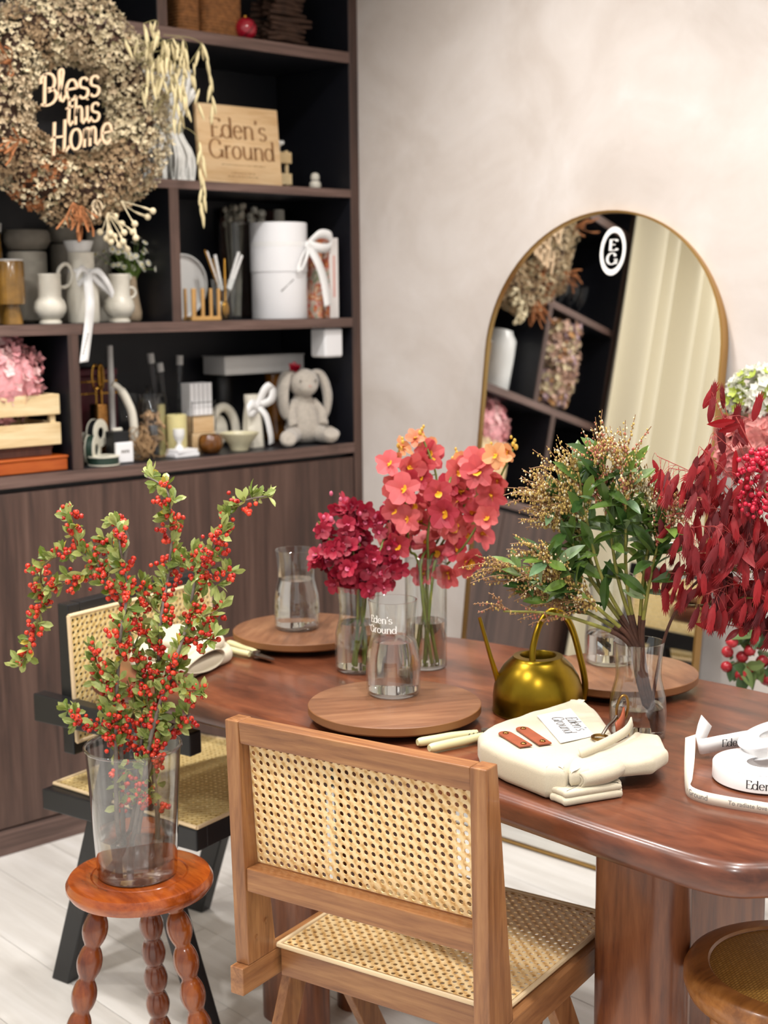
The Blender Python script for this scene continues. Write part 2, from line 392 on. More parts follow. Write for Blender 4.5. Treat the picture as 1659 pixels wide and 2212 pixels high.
# base cabinets
cb = thing('base_cabinet', 'low walnut cabinet with tall plain doors under the shelving', 'cabinet', (1.05, YS, 0))
bpart('carcass', 1.085, 3.003, YS+.03, YB-.002, .001, 1.008, M_black, cb)
b_ = bpart('worktop', 1.085, 3.003, YS+.002, YB-.002, 1.01, 1.042, M_black, cb); bpart('edge_band', 1.085, 3.003, YS-.003, YS+.002, 1.01, 1.042, M_walx, b_)
for x0, x1 in ((1.085, 1.683), (1.687, 3.003)): bpart('door', x0, x1, YS+.004, YS+.028, .078, .995, M_wal, cb, .0015)
bpart('plinth', 1.085, 3.003, YS+.006, YS+.03, 0, .072, M_walx, cb)

# ------------------------------------------------------------------ table
M_table = wood('table_red_brown', '482415', '673722', '814a2e', axis=1, scale=1.3, stretch=4.2, rough=.3, coat=.25, bmp=.03)
M_tleg = wood('table_leg_red_brown', '5a3020', '7a4629', '935a38', axis=2, scale=1.0, stretch=9, rough=.34, coat=.2, bmp=.03)
M_steel = plain('dull_steel', '8a847c', .35, 1)
TOUT = [(1.60, 1.0), (1.556, 1.06), (1.545, 1.2), (1.543, 1.5), (1.533, 2.0), (1.50, 2.3), (1.475, 2.5), (1.505, 2.57), (1.62, 2.598), (1.80, 2.603), (1.98, 2.575), (2.13, 2.45), (2.225, 2.26), (2.27, 2.1), (2.337, 1.65), (2.345, 1.4), (2.34, 1.15), (2.27, .99), (2.1, .935), (1.85, .93), (1.69, .95)]
T = .74
tb = thing('dining_table', 'glossy red-brown wooden table with rounded pebble-shaped top', 'table', (1.94, 1.75, 0))
out = [(p.x-1.94, p.y-1.75) for p in cspline([(a, b, 0) for a, b in TOUT], 6)]
MB().prism(out[::-1], T-.052, T, bev=.02).build('tabletop', M_table, tb, 50)
def stadium(c, hl, r, ang, n=10):
    o = []
    for i in range(n+1): a = -pi/2+pi*i/n; o.append((hl+r*cos(a), r*sin(a)))
    for i in range(n+1): a = pi/2+pi*i/n; o.append((-hl+r*cos(a), r*sin(a)))
    return [(c[0]+x*cos(ang)-y*sin(ang), c[1]+x*sin(ang)+y*cos(ang)) for x, y in o]
for cx_, cy, sg in ((1.79, 1.35, 1), (1.735, 2.2, -1)):
    MB().prism(stadium((cx_-1.94, cy-1.75), .045, .042, pi/2), 0, T-.052).build('pedestal_leg', M_tleg, tb)
    MB().prism(stadium((2.0-1.94, cy+.03*sg-1.75), .125, .04, 0), 0, T-.052).build('pedestal_leg', M_tleg, tb)
    MB().cbox((1.84-1.94, cy-.055-1.75, T-.062), (.05, .04, .02), .003).build('bracket', M_steel, tb)

# ------------------------------------------------------------------ cane webbing
def cane_mat(name, c0, c1, c2, pitch):
    m, nt, bs = base(name)
    v = coords(nt, (1, 1, 1)); n = noise_tex(nt, v, 160, 2, .5)
    w1 = nt.nodes.new('ShaderNodeTexWave'); w1.wave_type = 'BANDS'; w1.bands_direction = 'DIAGONAL'; w1.inputs['Scale'].default_value = .42/pitch; w1.inputs['Distortion'].default_value = .6; nt.links.new(v, w1.inputs['Vector'])
    mx = nt.nodes.new('ShaderNodeMath'); mx.operation = 'MULTIPLY_ADD'; nt.links.new(w1.outputs['Fac'], mx.inputs[0]); mx.inputs[1].default_value = .45; nt.links.new(n, mx.inputs[2])
    nt.links.new(ramp(nt, mx.outputs[0], [(.4, c0), (.6, c1), (.9, c2)]), bs.inputs['Base Color']); bs.inputs['Roughness'].default_value = .45
    bump(nt, bs, mx.outputs[0], .5, .0012)
    return m
def cane_panel(mb, P00, P10, P11, P01, nx, ny, hole=.34, mi=0):
    # webbing over a quad: one octagonal opening per cell, strands between
    P00, P10, P11, P01 = map(Vector, (P00, P10, P11, P01))
    def at(a, b): return (P00*(1-a)+P10*a)*(1-b)+(P01*(1-a)+P11*a)*b
    sq = [(1, .5), (1, 1), (.5, 1), (0, 1), (0, .5), (0, 0), (.5, 0), (1, 0)]
    for j in range(ny):
        for i in range(nx):
            vs_ = [at((i+a)/nx, (j+b)/ny) for a, b in sq]
            vs_ += [at((i+.5+hole*cos(k*pi/4))/nx, (j+.5+hole*sin(k*pi/4))/ny) for k in range(8)]
            mb.add(vs_, [(k, (k+1) % 8, 8+(k+1) % 8, 8+k) for k in range(8)], mi)
    return mb
M_cane = cane_mat('cane_golden', 'c99a5a', 'e6bd7f', 'f3d6a2', .0145)
M_cane2 = cane_mat('cane_pale_straw', 'bd9a55', 'dfbf79', 'efd79c', .0125)
M_spline = plain('cane_border', 'e3c9a0', .5)
M_teak = wood('chair_brown_wood', '75492a', '92613a', 'aa794b', axis=2, scale=1.3, stretch=12, rough=.36, coat=.15, bmp=.05)
M_teakx = wood('chair_brown_wood_rail', '75492a', '92613a', 'aa794b', axis=0, scale=1.3, stretch=12, rough=.36, coat=.15, bmp=.05)
M_teaky = wood('chair_brown_wood_side', '75492b', '93633c', 'ab784b', axis=1, scale=1.3, stretch=12, rough=.36, coat=.15, bmp=.05)
M_blk = plain('black_lacquer', '17181a', .38, var=.08, nscale=30)

def cboard(mb, pts, w, mi=0):
    # board from a profile in the (y,z) plane: pts 4 corners (y,z) ccw seen from -x, x range w
    x0, x1 = w; vs_ = [(x0, y, z) for y, z in pts]+[(x1, y, z) for y, z in pts]; n = len(pts)
    fs = [tuple(range(n)), tuple(range(n, 2*n))[::-1]]+[(i, n+i, n+(i+1) % n, (i+1) % n) for i in range(n)]
    return mb.add(vs_, fs, mi)
def bevel(o, w=.002, seg=2): modif(o, 'BEVEL', width=w, segments=seg, limit_method='ANGLE', angle_limit=radians(40)); return o

# brown chair in front of the table
W = .483
ch = thing('dining_chair', 'brown wooden chair with cane back and cane seat tucked at the near table side', 'chair', (1.301, 1.821, 0), atan2(-.969, .248))
for x0, x1 in ((0, .027), (W-.027, W)):
    bevel(cboard(MB(), [(.0, .83), (.012, .408), (.088, .408), (.036, .83)][::-1], (x0, x1)).build('back_post', M_teak, ch, 0))
    bevel(cboard(MB(), [(-.004, .36), (-.004, .408), (.50, .408), (.50, .36)], (x0, x1)).build('side_rail', M_teaky, ch, 0))
    for y, z in ((.035, .45), (.06, .47)):
        x = x1 if x0 == 0 else x0
        MB().tube([(x-.002, y, z), (x+.0025 if x0 == 0 else x-.0025, y, z)], .004, 10).build('screw_cap', M_teak, ch)
    xi = (x0+.004, x1-.004)
    bevel(cboard(MB(), [(.215, .40), (.155, .40), (-.01, 0), (.045, 0)], xi).build('leg', M_teak, ch, 0))
    bevel(cboard(MB(), [(.27, .40), (.21, .40), (.44, 0), (.495, 0)], xi).build('leg', M_teak, ch, 0))
bevel(cboard(MB(), [(.004, .792), (.0, .83), (.032, .83), (.035, .792)], (.027, W-.027)).build('top_rail', M_teakx, ch, 0))
bevel(cboard(MB(), [(.012, .538), (.012, .578), (.05, .578), (.05, .538)], (.027, W-.027)).build('lower_rail', M_teakx, ch, 0))
o = cane_panel(MB(), (.029, .042, .580), (W-.029, .042, .580), (W-.029, .026, .793), (.029, .026, .793), 30, 15, .31).build('cane_back', M_cane, ch, 0)
modif(o, 'SOLIDIFY', thickness=.0022, offset=0)
x0, x1 = .028, W-.020
bevel(MB().cbox(((x0+x1)/2, .103, .386), (x1-x0-.012, .026, .05), .001).build('seat_rail', M_teakx, ch, 0))
bevel(MB().cbox(((x0+x1)/2, .484, .386), (x1-x0-.012, .026, .05), .001).build('seat_rail', M_teakx, ch, 0))
o = cane_panel(MB(), (x0+.006, .098, .4145), (x1-.006, .098, .4145), (x1+.002, .490, .4145), (x0+.002, .490, .4145), 30, 28, .28).build('cane_seat', M_cane, ch, 0)
modif(o, 'SOLIDIFY', thickness=.0022, offset=0)
mb = MB(); e = [(x0, .09, .4145), (x1, .09, .4145), (x1+.006, .497, .4145), (x0-.002, .497, .4145)]
for i in range(4): mb.tube([e[i], e[(i+1) % 4]], .0042, 8)
mb.build('seat_border', M_spline, ch)

# black armchair at the far end of the table
kb = thing('dining_armchair', 'black armchair with cane back and cane seat at the far table end', 'chair', (1.443, 2.722, 0), atan2(-.225, -.974))
for s0, s1, a0, a1 in ((-.034, 0, -.046, -.012), (-.50, -.466, -.488, -.454)):
    bevel(cboard(MB(), [(-.004, .60), (-.004, .662), (.452, .648), (.452, .60)], (s0, s1)).build('arm', M_blk, kb, 0), .003)
    bevel(cboard(MB(), [(.262, .61), (.205, .61), (-.002, 0), (.05, 0)], (a0, a1)).build('leg', M_blk, kb, 0), .003)
    bevel(cboard(MB(), [(.262, .61), (.205, .61), (.425, 0), (.478, 0)], (a0, a1)).build('leg', M_blk, kb, 0), .003)
    b0, b1 = (s0-.03, s1-.03) if s1 == 0 else (s0+.03, s1+.03)
    bevel(cboard(MB(), [(.052, .53), (.052, .862), (.085, .862), (.085, .53)], (b0, b1)).build('back_post', M_blk, kb, 0), .003)
    bevel(cboard(MB(), [(.01, .403), (.01, .449), (.462, .449), (.462, .403)], (s0, s1)).build('seat_rail', M_blk, kb, 0), .003)
bevel(MB().cbox((-.25, .068, .845), (.37, .032, .034), .001).build('top_rail', M_blk, kb, 0), .003)
bevel(MB().cbox((-.25, .068, .555), (.37, .032, .05), .001).build('lower_rail', M_blk, kb, 0), .003)
for y in (.025, .445): bevel(MB().cbox((-.25, y, .426), (.44, .032, .046), .001).build('seat_rail', M_blk, kb, 0), .003)
o = cane_panel(MB(), (-.47, .100, .568), (-.03, .100, .568), (-.03, .090, .835), (-.47, .090, .835), 33, 20, .27).build('cane_back', M_cane2, kb, 0)
modif(o, 'SOLIDIFY', thickness=.002, offset=0)
mb = MB(); e = [(-.474, .100, .564), (-.026, .100, .564), (-.026, .090, .839), (-.474, .090, .839)]
for i in range(4): mb.tube([e[i], e[(i+1) % 4]], .0045, 8)
mb.build('back_border', M_spline, kb)
o = cane_panel(MB(), (-.464, .02, .453), (-.036, .02, .453), (-.008, .455, .453), (-.492, .455, .453), 33, 33, .22).build('cane_seat', M_cane2, kb, 0)
modif(o, 'SOLIDIFY', thickness=.002, offset=0)
mb = MB(); e = [(-.468, .014, .453), (-.032, .014, .453), (-.004, .46, .453), (-.496, .46, .453)]
for i in range(4): mb.tube([e[i], e[(i+1) % 4]], .0042, 8)
mb.build('seat_border', M_spline, kb)

# bead-legged plant stool
M_stool = wood('stool_orange_brown', '742f0e', '974615', 'b05b1e', axis=1, scale=1.6, stretch=6, rough=.22, coat=.5, bmp=.02)
M_stooll = wood('stool_leg_orange_brown', '5c260c', '7a3812', '934c19', axis=2, scale=1.6, stretch=6, rough=.22, coat=.5, bmp=.02)
SX, SY, SZ = 1.315, 2.117, .475
st = thing('plant_stool', 'small round orange-brown wooden stool with turned bead legs', 'stool', (SX, SY, 0))
MB().lathe([(.001, SZ-.034), (.112, SZ-.034), (.126, SZ-.03), (.1325, SZ-.02), (.1325, SZ-.012), (.127, SZ-.003), (.118, SZ), (.088, SZ), (.086, SZ-.0025), (.084, SZ), (.001, SZ)], 64).build('seat', M_stool, st, 40)
for k, a in enumerate((2.93, -1.26, .83)):
    top = Vector((.075*cos(a), .075*sin(a), SZ-.03)); bot = Vector((.17*cos(a), .17*sin(a), 0)); mb = MB(); pr = []
    n = 8; rr = [.017, .019]
    path = []; rad = []
    L = (bot-top).length
    for i in range(0, 97):
        t = i/96; path.append(top.lerp(bot, t)); ph = (t*L-.028)/.061
        if t*L < .028: rad.append(.0185-.003*(t*L/.028)); continue
        f = ph-math.floor(ph); rad.append(.0125+.0105*sin(pi*f)**.75)
    mb.tube(path, rad, 18); mb.build('leg', M_stooll, st, 60)

# round stool with woven seat at the right
M_rst = wood('stool_light_brown', '7a4a22', '9a622f', 'b0783f', axis=0, scale=1.2, stretch=7, rough=.32, coat=.2, bmp=.03)
def weave_mat():
    m, nt, bs = base('woven_rattan'); v = coords(nt); br = nt.nodes.new('ShaderNodeTexBrick'); br.inputs['Scale'].default_value = 55; br.inputs['Mortar Size'].default_value = .03
    br.inputs['Color1'].default_value = lin('a97c35'); br.inputs['Color2'].default_value = lin('b98d45'); br.inputs['Mortar'].default_value = lin('7a5320'); nt.links.new(v, br.inputs['Vector'])
    nt.links.new(br.outputs[0], bs.inputs['Base Color']); bs.inputs['Roughness'].default_value = .5; bump(nt, bs, br.outputs['Fac'], -.7, .002); return m
M_weave = weave_mat()
QX, QY, QZ = 1.85, 1.09, .48
rs = thing('rattan_stool', 'round wooden stool with woven rattan seat at the right table end', 'stool', (QX, QY, 0))
MB().lathe([(.13, QZ-.05), (.165, QZ-.05), (.174, QZ-.045), (.18, QZ-.03), (.18, QZ-.015), (.174, QZ-.004), (.165, QZ), (.143, QZ), (.14, QZ-.004)], 64).build('seat_ring', M_rst, rs, 40)
MB().lathe([(.14, QZ-.005), (.1, QZ-.001), (.001, QZ+.002)], 48).build('woven_seat', M_weave, rs)
for k in range(4):
    a = pi/4+k*pi/2+.4; MB().tube([(.145*cos(a), .145*sin(a), QZ-.045), (.155*cos(a), .155*sin(a), 0)], [.017, .013], 14).build('leg', M_rst, rs)
MB().lathe([(.136, .2), (.146, .2), (.146, .22), (.136, .22), (.136, .2)], 40).build('foot_ring', M_rst, rs)

# ------------------------------------------------------------------ arched mirror leaning on the wall
M_mirror = plain('mirror_silver', (.86, .87, .86), .015, 1)
M_gold = plain('brushed_gold', 'b8935a', .3, 1); M_mback = plain('mirror_backing', '16161a', .6)
mw, mh = .375, 1.735
mr = thing('floor_mirror', 'tall arched mirror in a thin gold frame leaning on the plaster wall', 'mirror', (2.80, 2.41, .004))
mr.rotation_euler = (Matrix.Rotation(radians(-90+5), 3, 'Z') @ Matrix.Rotation(radians(-7.6), 3, 'X')).to_euler()
# local: x across, z up, front faces -y
def arch(w, h, n=40): return [(-w, 0), (w, 0)]+[(w*cos(pi*i/n), h-w+w*sin(pi*i/n)) for i in range(n+1)]
def loft(mb, rings, closed=True):
    n = len(rings[0]); b = [p for r in rings for p in r]
    return mb.add(b, [(j*n+i, j*n+(i+1) % n, (j+1)*n+(i+1) % n, (j+1)*n+i) for j in range(len(rings)-1) for i in range(n)])
a_in = arch(mw-.006, mh-.006); a_in[0] = (-mw+.006, .006); a_in[1] = (mw-.006, .006); a_out = arch(mw, mh)
mb = MB(); n = len(a_in); mb.add([(x, -.004, z) for x, z in a_in], [tuple(range(n))]); mb.build('mirror_glass', M_mirror, mr, 0)
loft(MB(), [[(x, .0, z) for x, z in a_in], [(x, -.012, z) for x, z in a_in], [(x, -.012, z) for x, z in a_out], [(x, .018, z) for x, z in a_out]]).build('gold_frame', M_gold, mr, 30)
mb = MB(); mb.add([(x*.995, .0185, z) for x, z in a_out], [tuple(range(n))[::-1]]); loft(mb, [[(x*.995, .0, z) for x, z in a_out], [(x*.995, .019, z) for x, z in a_out]]).build('backing', M_mback, mr, 0)
M_sticker = plain('white_vinyl', 'f4f2ee', .5)
stk = MB(); ox, oz, ra, rb = .022, 1.628, .040, .064
def ring(mb, r0, r1, y=-.0052):
    k = 48; mb.add([(ox+ra*r0*cos(2*pi*i/k), y, oz+rb*r0*sin(2*pi*i/k)) for i in range(k)]+[(ox+ra*r1*cos(2*pi*i/k), y, oz+rb*r1*sin(2*pi*i/k)) for i in range(k)], [(i, (i+1) % k, k+(i+1) % k, k+i) for i in range(k)])
ring(stk, .76, 1.0)
f = lambda x, y: Vector((ox-.0135+x*.05, -.0052, oz+.002+y*.04)); text_mesh(stk, 'E', f, .16, .06)
f = lambda x, y: Vector((ox-.0175+x*.045, -.0052, oz-.034+y*.04)); text_mesh(stk, 'G', f, .16, .06)
stk.build('oval_logo_sticker', M_sticker, mr, 0)

# curtain seen in the mirror
M_curt = plain('cream_curtain', 'c4baa0', .85, sheen=.3)
def cf(u, v):
    x = -.25+1.385*u; return (x, 3.375+.052*sin(u*46+.6*sin(v*3))+.02*sin(u*17+1), .02+2.72*(1-v))
cu = MB().grid(cf, 220, 14).build('curtain', M_curt, None, 180); modif(cu, 'SOLIDIFY', thickness=.003)
tag(cu, 'long cream pleated curtain hanging beside the shelving, seen in the mirror', 'curtain')

# ================================================================== things on the shelves
Z1, Z2, Z3, Z4 = 2.2588, 1.8418, 1.4418, 1.0428
M_stone = plain('grey_stoneware', '8d867a', .7, var=.12, nscale=40, bmp=.1)
M_stoneL = plain('pale_stoneware', 'c9c2b3', .55, var=.06, nscale=40, bmp=.05)
M_ceram = plain('cream_ceramic', 'e2dccd', .35, var=.05, nscale=30)
M_ceramW = plain('white_ceramic', 'e6e5e2', .3)
M_ceramT = plain('tan_ceramic', 'c0a98c', .6, var=.1, nscale=40)
M_paper = plain('white_paper', 'ecebec', .6); M_paperg = plain('grey_white_card', 'cfcdca', .6)
M_ribw = plain('white_satin', 'f2f1ef', .35, sheen=.4)
M_ink = plain('black_print', '2a2a2c', .6); M_ink2 = plain('grey_print', '77736f', .6)
M_gl = thin_glass('clear_glass', (.96, .97, .97), 0, 1.45, 1.1)
M_amber = plain('amber_glaze', '8a6427', .18, var=.35, nscale=25, coat=.5)
M_ambg = fluid('amber_glass', 'b06a1c', 1.3)
M_birch = wood('pale_wood', 'cfa878', 'dcb98b', 'e6c99f', axis=0, scale=1.5, stretch=10, rough=.55, bmp=.05)
M_pine = wood('crate_pine', 'c7a877', 'd8bd8f', 'e4d0a6', axis=0, scale=1.5, stretch=9, rough=.6, bmp=.08)
M_orangew = wood('orange_stained_wood', '8a3a10', 'a84c16', 'bd6122', axis=0, scale=1.2, stretch=8, rough=.4, bmp=.05)
M_wick = plain('wicker', '8f5f35', .7, var=.35, nscale=60, bmp=.6)
M_twig = plain('twig_bark', '4a3326', .8, var=.4, nscale=30, bmp=.4)
M_brass = plain('polished_brass', 'b98a3c', .2, 1)
M_red = plain('red_lacquer', 'a01328', .2, coat=.6)
def lathe_thing(name, label, cat, x, y, z, parts, group=None, seg=36):
    t = thing(name, label, cat, (x, y, z), 0, group)
    for pn, prof, m in parts: MB().lathe(prof, seg).build(pn, m, t, 50)
    return t
def shell(prof, th):
    # outer profile -> hollow vessel profile (bottom centre, up the outside, down the inside)
    return [(.0006, prof[0][1])]+prof+[(max(r-th, .001), z) for r, z in prof[::-1] if z > prof[0][1]+th]+[(.0006, prof[0][1]+th)]
def handle(par, pts, r, m, name='handle'): return MB().tube(spline([Vector(p) for p in pts], 6), r, 10).build(name, m, par, 60)

# top shelf
def basket(x, y, w, d, h, label):
    t = thing('wicker_basket', label, 'basket', (x, y, Z1), 0, 'wicker baskets on the top shelf')
    mb = MB(); n = 40; per = []
    for i in range(n):
        a = 2*pi*i/n; c_, s_ = cos(a), sin(a); e = .35
        per.append((math.copysign(abs(c_)**e, c_)*w/2, math.copysign(abs(s_)**e, s_)*d/2))
    K = int(h/.009)
    for k in range(K): mb.tube([(px*(1+.015*((i+k) % 2)), py*(1+.015*((i+k) % 2)), .005+k*.009) for i, (px, py) in enumerate(per)]+[(*per[0], .005+k*.009)], .005, 5)
    mb.build('woven_wall', M_wick, t, 60)
    MB().tube([(px, py, h) for px, py in per]+[(*per[0], h)], .008, 8).build('rim', M_wick, t, 60)
    MB().cbox((0, 0, .004), (w*.95, d*.95, .006)).build('bottom', M_wick, t)
basket(2.455, 3.57, .072, .12, .2, 'narrow brown wicker basket beside the shelf divider')
basket(2.573, 3.57, .135, .13, .21, 'wide brown wicker basket next to the red bauble')
t = thing('red_bauble', 'shiny red ornament ball with a dark stripe on the top shelf', 'ornament', (2.645, 3.50, Z1))
MB().ell((0, 0, .034), .034, 24, 16).build('ball', M_red, t, 90)
MB().tube([(.0345*cos(a)*cos(.9), .0345*sin(a), .034+.0345*cos(a)*sin(.9)) for a in [2*pi*i/32 for i in range(33)]], .0015, 6).build('stripe', plain('dark_red', '3c0a12', .4), t)
MB().lathe([(.006, .066), (.006, .073), (.001, .073)], 12).build('cap', M_brass, t)
t = thing('twig_bundle', 'stack of rough dark brown twigs on the top shelf', 'twigs', (2.84, 3.58, Z1))
for i in range(34):
    z = .0125+.0175*(i//3)*.9; x = R.uniform(-.01, .01); L = R.uniform(.055, .08); y = -.04+.04*(i % 3)
    MB().tube([(x-L, y+R.uniform(-.012, .012), z), (x-.02, y+R.uniform(-.012, .012), z+R.uniform(-.004, .006)), (x+.03, y+R.uniform(-.01, .01), z+R.uniform(-.004, .006)), (x+L, y+R.uniform(-.012, .012), z)], [.006, .009, .008, .005], 7).build('twig', M_twig, t)

# second shelf: white dried bunch, wooden sign, crate, figurine
M_dryw = plain('bleached_grass', 'f0efe9', .75, var=.12, nscale=50, sheen=.2)
t = thing('bleached_bunch', 'white dried grass bunch tied at the waist beside the wooden sign', 'dried flowers', (2.395, 3.57, Z2))
mb = MB()
for i in range(260):
    a = R.uniform(0, 2*pi); r0 = .082*sqrt(R.random()); r1 = .085*sqrt(R.random()); w = .045*sqrt(R.random()); h = R.uniform(.25, .335)
    mb.tube(spline([(r0*cos(a), r0*sin(a), .004), (w*cos(a)*1.9, w*sin(a)*1.9, .07), (w*cos(a), w*sin(a), .15), (r1*.8*cos(a), r1*.8*sin(a), .22), (r1*1.1*cos(a), r1*1.1*sin(a), h)], 3), [.0042]*6+[.005]*4+[.008, .008, .003], 5)
o = mb.build('grass_stems', M_dryw, t, 80); o['kind'] = 'stuff'
MB().lathe([(.051, .14), (.055, .15), (.051, .16)], 24).build('twine_tie', plain('sage_twine', 'a9a892', .8), t)
sg = thing('wooden_sign', 'square pale wooden sign engraved with a shop name on the second shelf', 'sign', (2.64, 3.53, Z2))
sg.rotation_euler = (radians(-5), 0, 0)
MB().cbox((0, 0, .118), (.304, .018, .234), .003).build('board', M_birch, sg)
M_engr = plain('burnt_engraving', '8a6038', .7)
mb = MB(); fo = lambda x0, z0, s: (lambda x, y: Vector((x0+x*s*.98, -.0095, z0+y*s)))
text_mesh(mb, "Eden's", fo(-.108, .138, .078), .12, .04, .0); text_mesh(mb, 'Ground', fo(-.118, .078, .075), .12, .04, .0)
mb.build('engraved_name', M_engr, sg, 0)
mb = MB()
for z, x0, x1 in ((.058, -.075, .085), (.034, -.04, .04), (.024, -.055, .06)):
    x = x0
    while x < x1: l = R.uniform(.004, .012); mb.add([(x, -.0095, z), (x+l, -.0095, z), (x+l, -.0095, z+.002), (x, -.0095, z+.002)], [(0, 1, 2, 3)]); x += l+.004
mb.build('engraved_small_print', M_engr, sg, 0)
t = thing('small_crate', 'small pale slatted wooden crate half hidden behind the wooden sign', 'crate', (2.80, 3.62, Z2))
for z in (.02, .085): 
    for y in (-.05, .05): MB().cbox((0, y, z+.012), (.13, .008, .034), .001).build('slat', M_pine, t)
    for x in (-.06, .06): MB().cbox((x, 0, z+.012), (.008, .1, .034), .001).build('slat', M_pine, t)
for x in (-.052, .052):
    for y in (-.042, .042): MB().cbox((x, y, .06), (.01, .01, .12), .001).build('corner_post', M_pine, t)
MB().cbox((0, 0, .006), (.12, .1, .006)).build('bottom', M_pine, t)
mb = MB()
for i in range(60): mb.ell((R.uniform(-.045, .045), R.uniform(-.035, .035), R.uniform(.1, .155)), R.uniform(.006, .011), 6, 4)
o = mb.build('dried_filling', M_dryw, t, 80); o['kind'] = 'stuff'
lathe_thing('gourd_figurine', 'tiny white two-ball ceramic figurine at the right end of the shelf', 'figurine', 2.945, 3.55, Z2, [('body', [(.0005, 0), (.012, .001), (.019, .012), (.018, .024), (.012, .03), (.014, .036), (.0145, .043), (.011, .052), (.0005, .056)], M_ceram), ('neck_line', [(.0122, .0285), (.0135, .0305), (.0122, .0325)], M_ink2)])

# third shelf, left part: pottery
def amber(x, y, label, s=1.0):
    wob = lambda a, z: 1+.03*sin(a*22)
    t = thing('amber_goblet', label, 'vase', (x, y, Z3), 0, 'amber ribbed goblets on the third shelf')
    MB().lathe([(.0005, 0), (.028*s, 0), (.0275*s, .008), (.02*s, .05), (.022*s, .055), (.0005, .055)], 36).build('foot', M_amber, t, 50)
    MB().lathe(shell([(.036*s, .054), (.0365*s, .06), (.0365*s, .165*s), (.034*s, .17*s)], .003), 44, wob=wob).build('cup', M_amber, t, 60)
    MB().lathe([(.0335*s, .168*s), (.0365*s, .172*s), (.034*s, .174*s)], 36).build('rim', M_ceramW, t)
amber(1.872, 3.55, 'squat ribbed amber goblet at the left edge of the photo', 1.0)
t = lathe_thing('amber_bottle', 'tall amber vessel with a white top behind the amber goblet', 'vase', 1.885, 3.68, Z3, [('body', shell([(.03, 0), (.03, .2), (.026, .25)], .003), M_amber), ('white_collar', [(.027, .25), (.03, .252), (.032, .275), (.027, .276), (.026, .25)], M_ceramW)])
lathe_thing('stone_pot', 'large grey stoneware pot at the back of the third shelf', 'pot', 2.005, 3.70, Z3, [('body', shell([(.035, 0), (.05, .01), (.055, .1), (.055, .195), (.052, .2)], .006), M_stoneL)])
lathe_thing('stone_bowl', 'wide grey stone bowl stacked on the stoneware pot', 'bowl', 2.005, 3.70, Z3+.2, [('body', shell([(.03, 0), (.055, .008), (.068, .03), (.066, .05), (.060, .06)], .007), M_stone)])
lathe_thing('stone_dish', 'dark grey stone bowl behind the hanging dried sprigs', 'bowl', 2.14, 3.73, Z3+.225, [('body', shell([(.022, 0), (.04, .008), (.048, .03), (.044, .048)], .006), M_stone)])
lathe_thing('stone_canister', 'plain grey stoneware canister beneath the dark stone bowl', 'canister', 2.14, 3.73, Z3, [('body', shell([(.04, 0), (.042, .01), (.042, .215), (.04, .224)], .005), M_stone)])
lathe_thing('grey_cylinder_vase', 'tall pale grey cylinder vase at the back by the divider', 'vase', 2.25, 3.72, Z3, [('body', shell([(.032, 0), (.034, .01), (.0355, .262), (.034, .264)], .004), M_stoneL)])
ballprof = [(.027, 0), (.027, .006), (.022, .01), (.03, .016), (.038, .03), (.0395, .042), (.036, .056), (.030, .064), (.0285, .068), (.0285, .118), (.0295, .123), (.028, .126)]
def jug(x, y, label, rh):
    t = lathe_thing('ball_jug', label, 'jug', x, y, Z3, [('body', shell([(r*1.13, z*1.08) for r, z in ballprof], .004), M_ceram)], 'ball-bodied jugs on the third shelf', 48)
    if rh == 'tall': handle(t, [(.024, 0, .118), (.034, 0, .15), (.055, 0, .163), (.072, 0, .145), (.07, 0, .115), (.05, 0, .1), (.028, 0, .1)], .0055, M_ceram)
    else: handle(t, [(.026, -.004, .095), (.042, -.008, .097), (.05, -.01, .083), (.042, -.008, .07), (.028, -.004, .07)], .0045, M_ceram)
    return t
jug(1.984, 3.545, 'cream ball-bodied jug with a tall loop handle beside the ribboned jar', 'tall')
jug(2.208, 3.55, 'cream ball-bodied pitcher with a small ring handle holding dried flowers', 'ring')
t = lathe_thing('ribboned_jar', 'tall cream jar tied with a white ribbon bow on the third shelf', 'jar', 2.096, 3.56, Z3, [('body', shell([(.043, 0), (.046, .006), (.046, .09), (.041, .13), (.036, .15), (.036, .19), (.038, .195)], .004), M_ceram)])
lathe_thing('small_white_bowl', 'small bluish-white bowl resting on the mouth of the ribboned jar', 'bowl', 2.090, 3.56, Z3+.196, [('body', shell([(.030, 0), (.032, .003), (.041, .028), (.0405, .031)], .003), M_ceramW)])
def ribbon(mb, pts, w, side, n=8, mi=0):
    P = spline([Vector(p) for p in pts], n); s = [Vector(x) for x in (side if isinstance(side, list) else [side]*len(pts))]
    S = spline(s, n) if isinstance(side, list) else [s[0]]*len(P)
    return mb.strip([p-q*(w/2) for p, q in zip(P, S)], [p+q*(w/2) for p, q in zip(P, S)], mi)
t = thing('jar_ribbon', 'white satin ribbon bow with a long printed tail hanging over the shelf edge', 'ribbon', (2.096, 3.56, Z3))
mb = MB(); mb.lathe([(.0385, .132), (.0385, .15)], 30)
ribbon(mb, [(-.005, -.041, .14), (-.03, -.055, .15), (-.05, -.06, .13), (-.045, -.056, .108), (-.02, -.048, .122), (-.005, -.042, .138)], .018, (0, .3, 1))
ribbon(mb, [(.0, -.042, .14), (.02, -.055, .142), (.045, -.062, .11), (.062, -.062, .075), (.05, -.056, .09), (.022, -.048, .115), (.0, -.042, .136)], .018, (.45, -.1, .9))
ribbon(mb, [(-.006, -.044, .14), (-.03, -.085, .10), (-.045, -.115, .055), (-.055, -.121, .0), (-.075, -.121, -.105)], .026, (1, -.1, .1))
o = mb.build('bow', M_ribw, t, 90); modif(o, 'SOLIDIFY', thickness=.0006)
mb = MB()
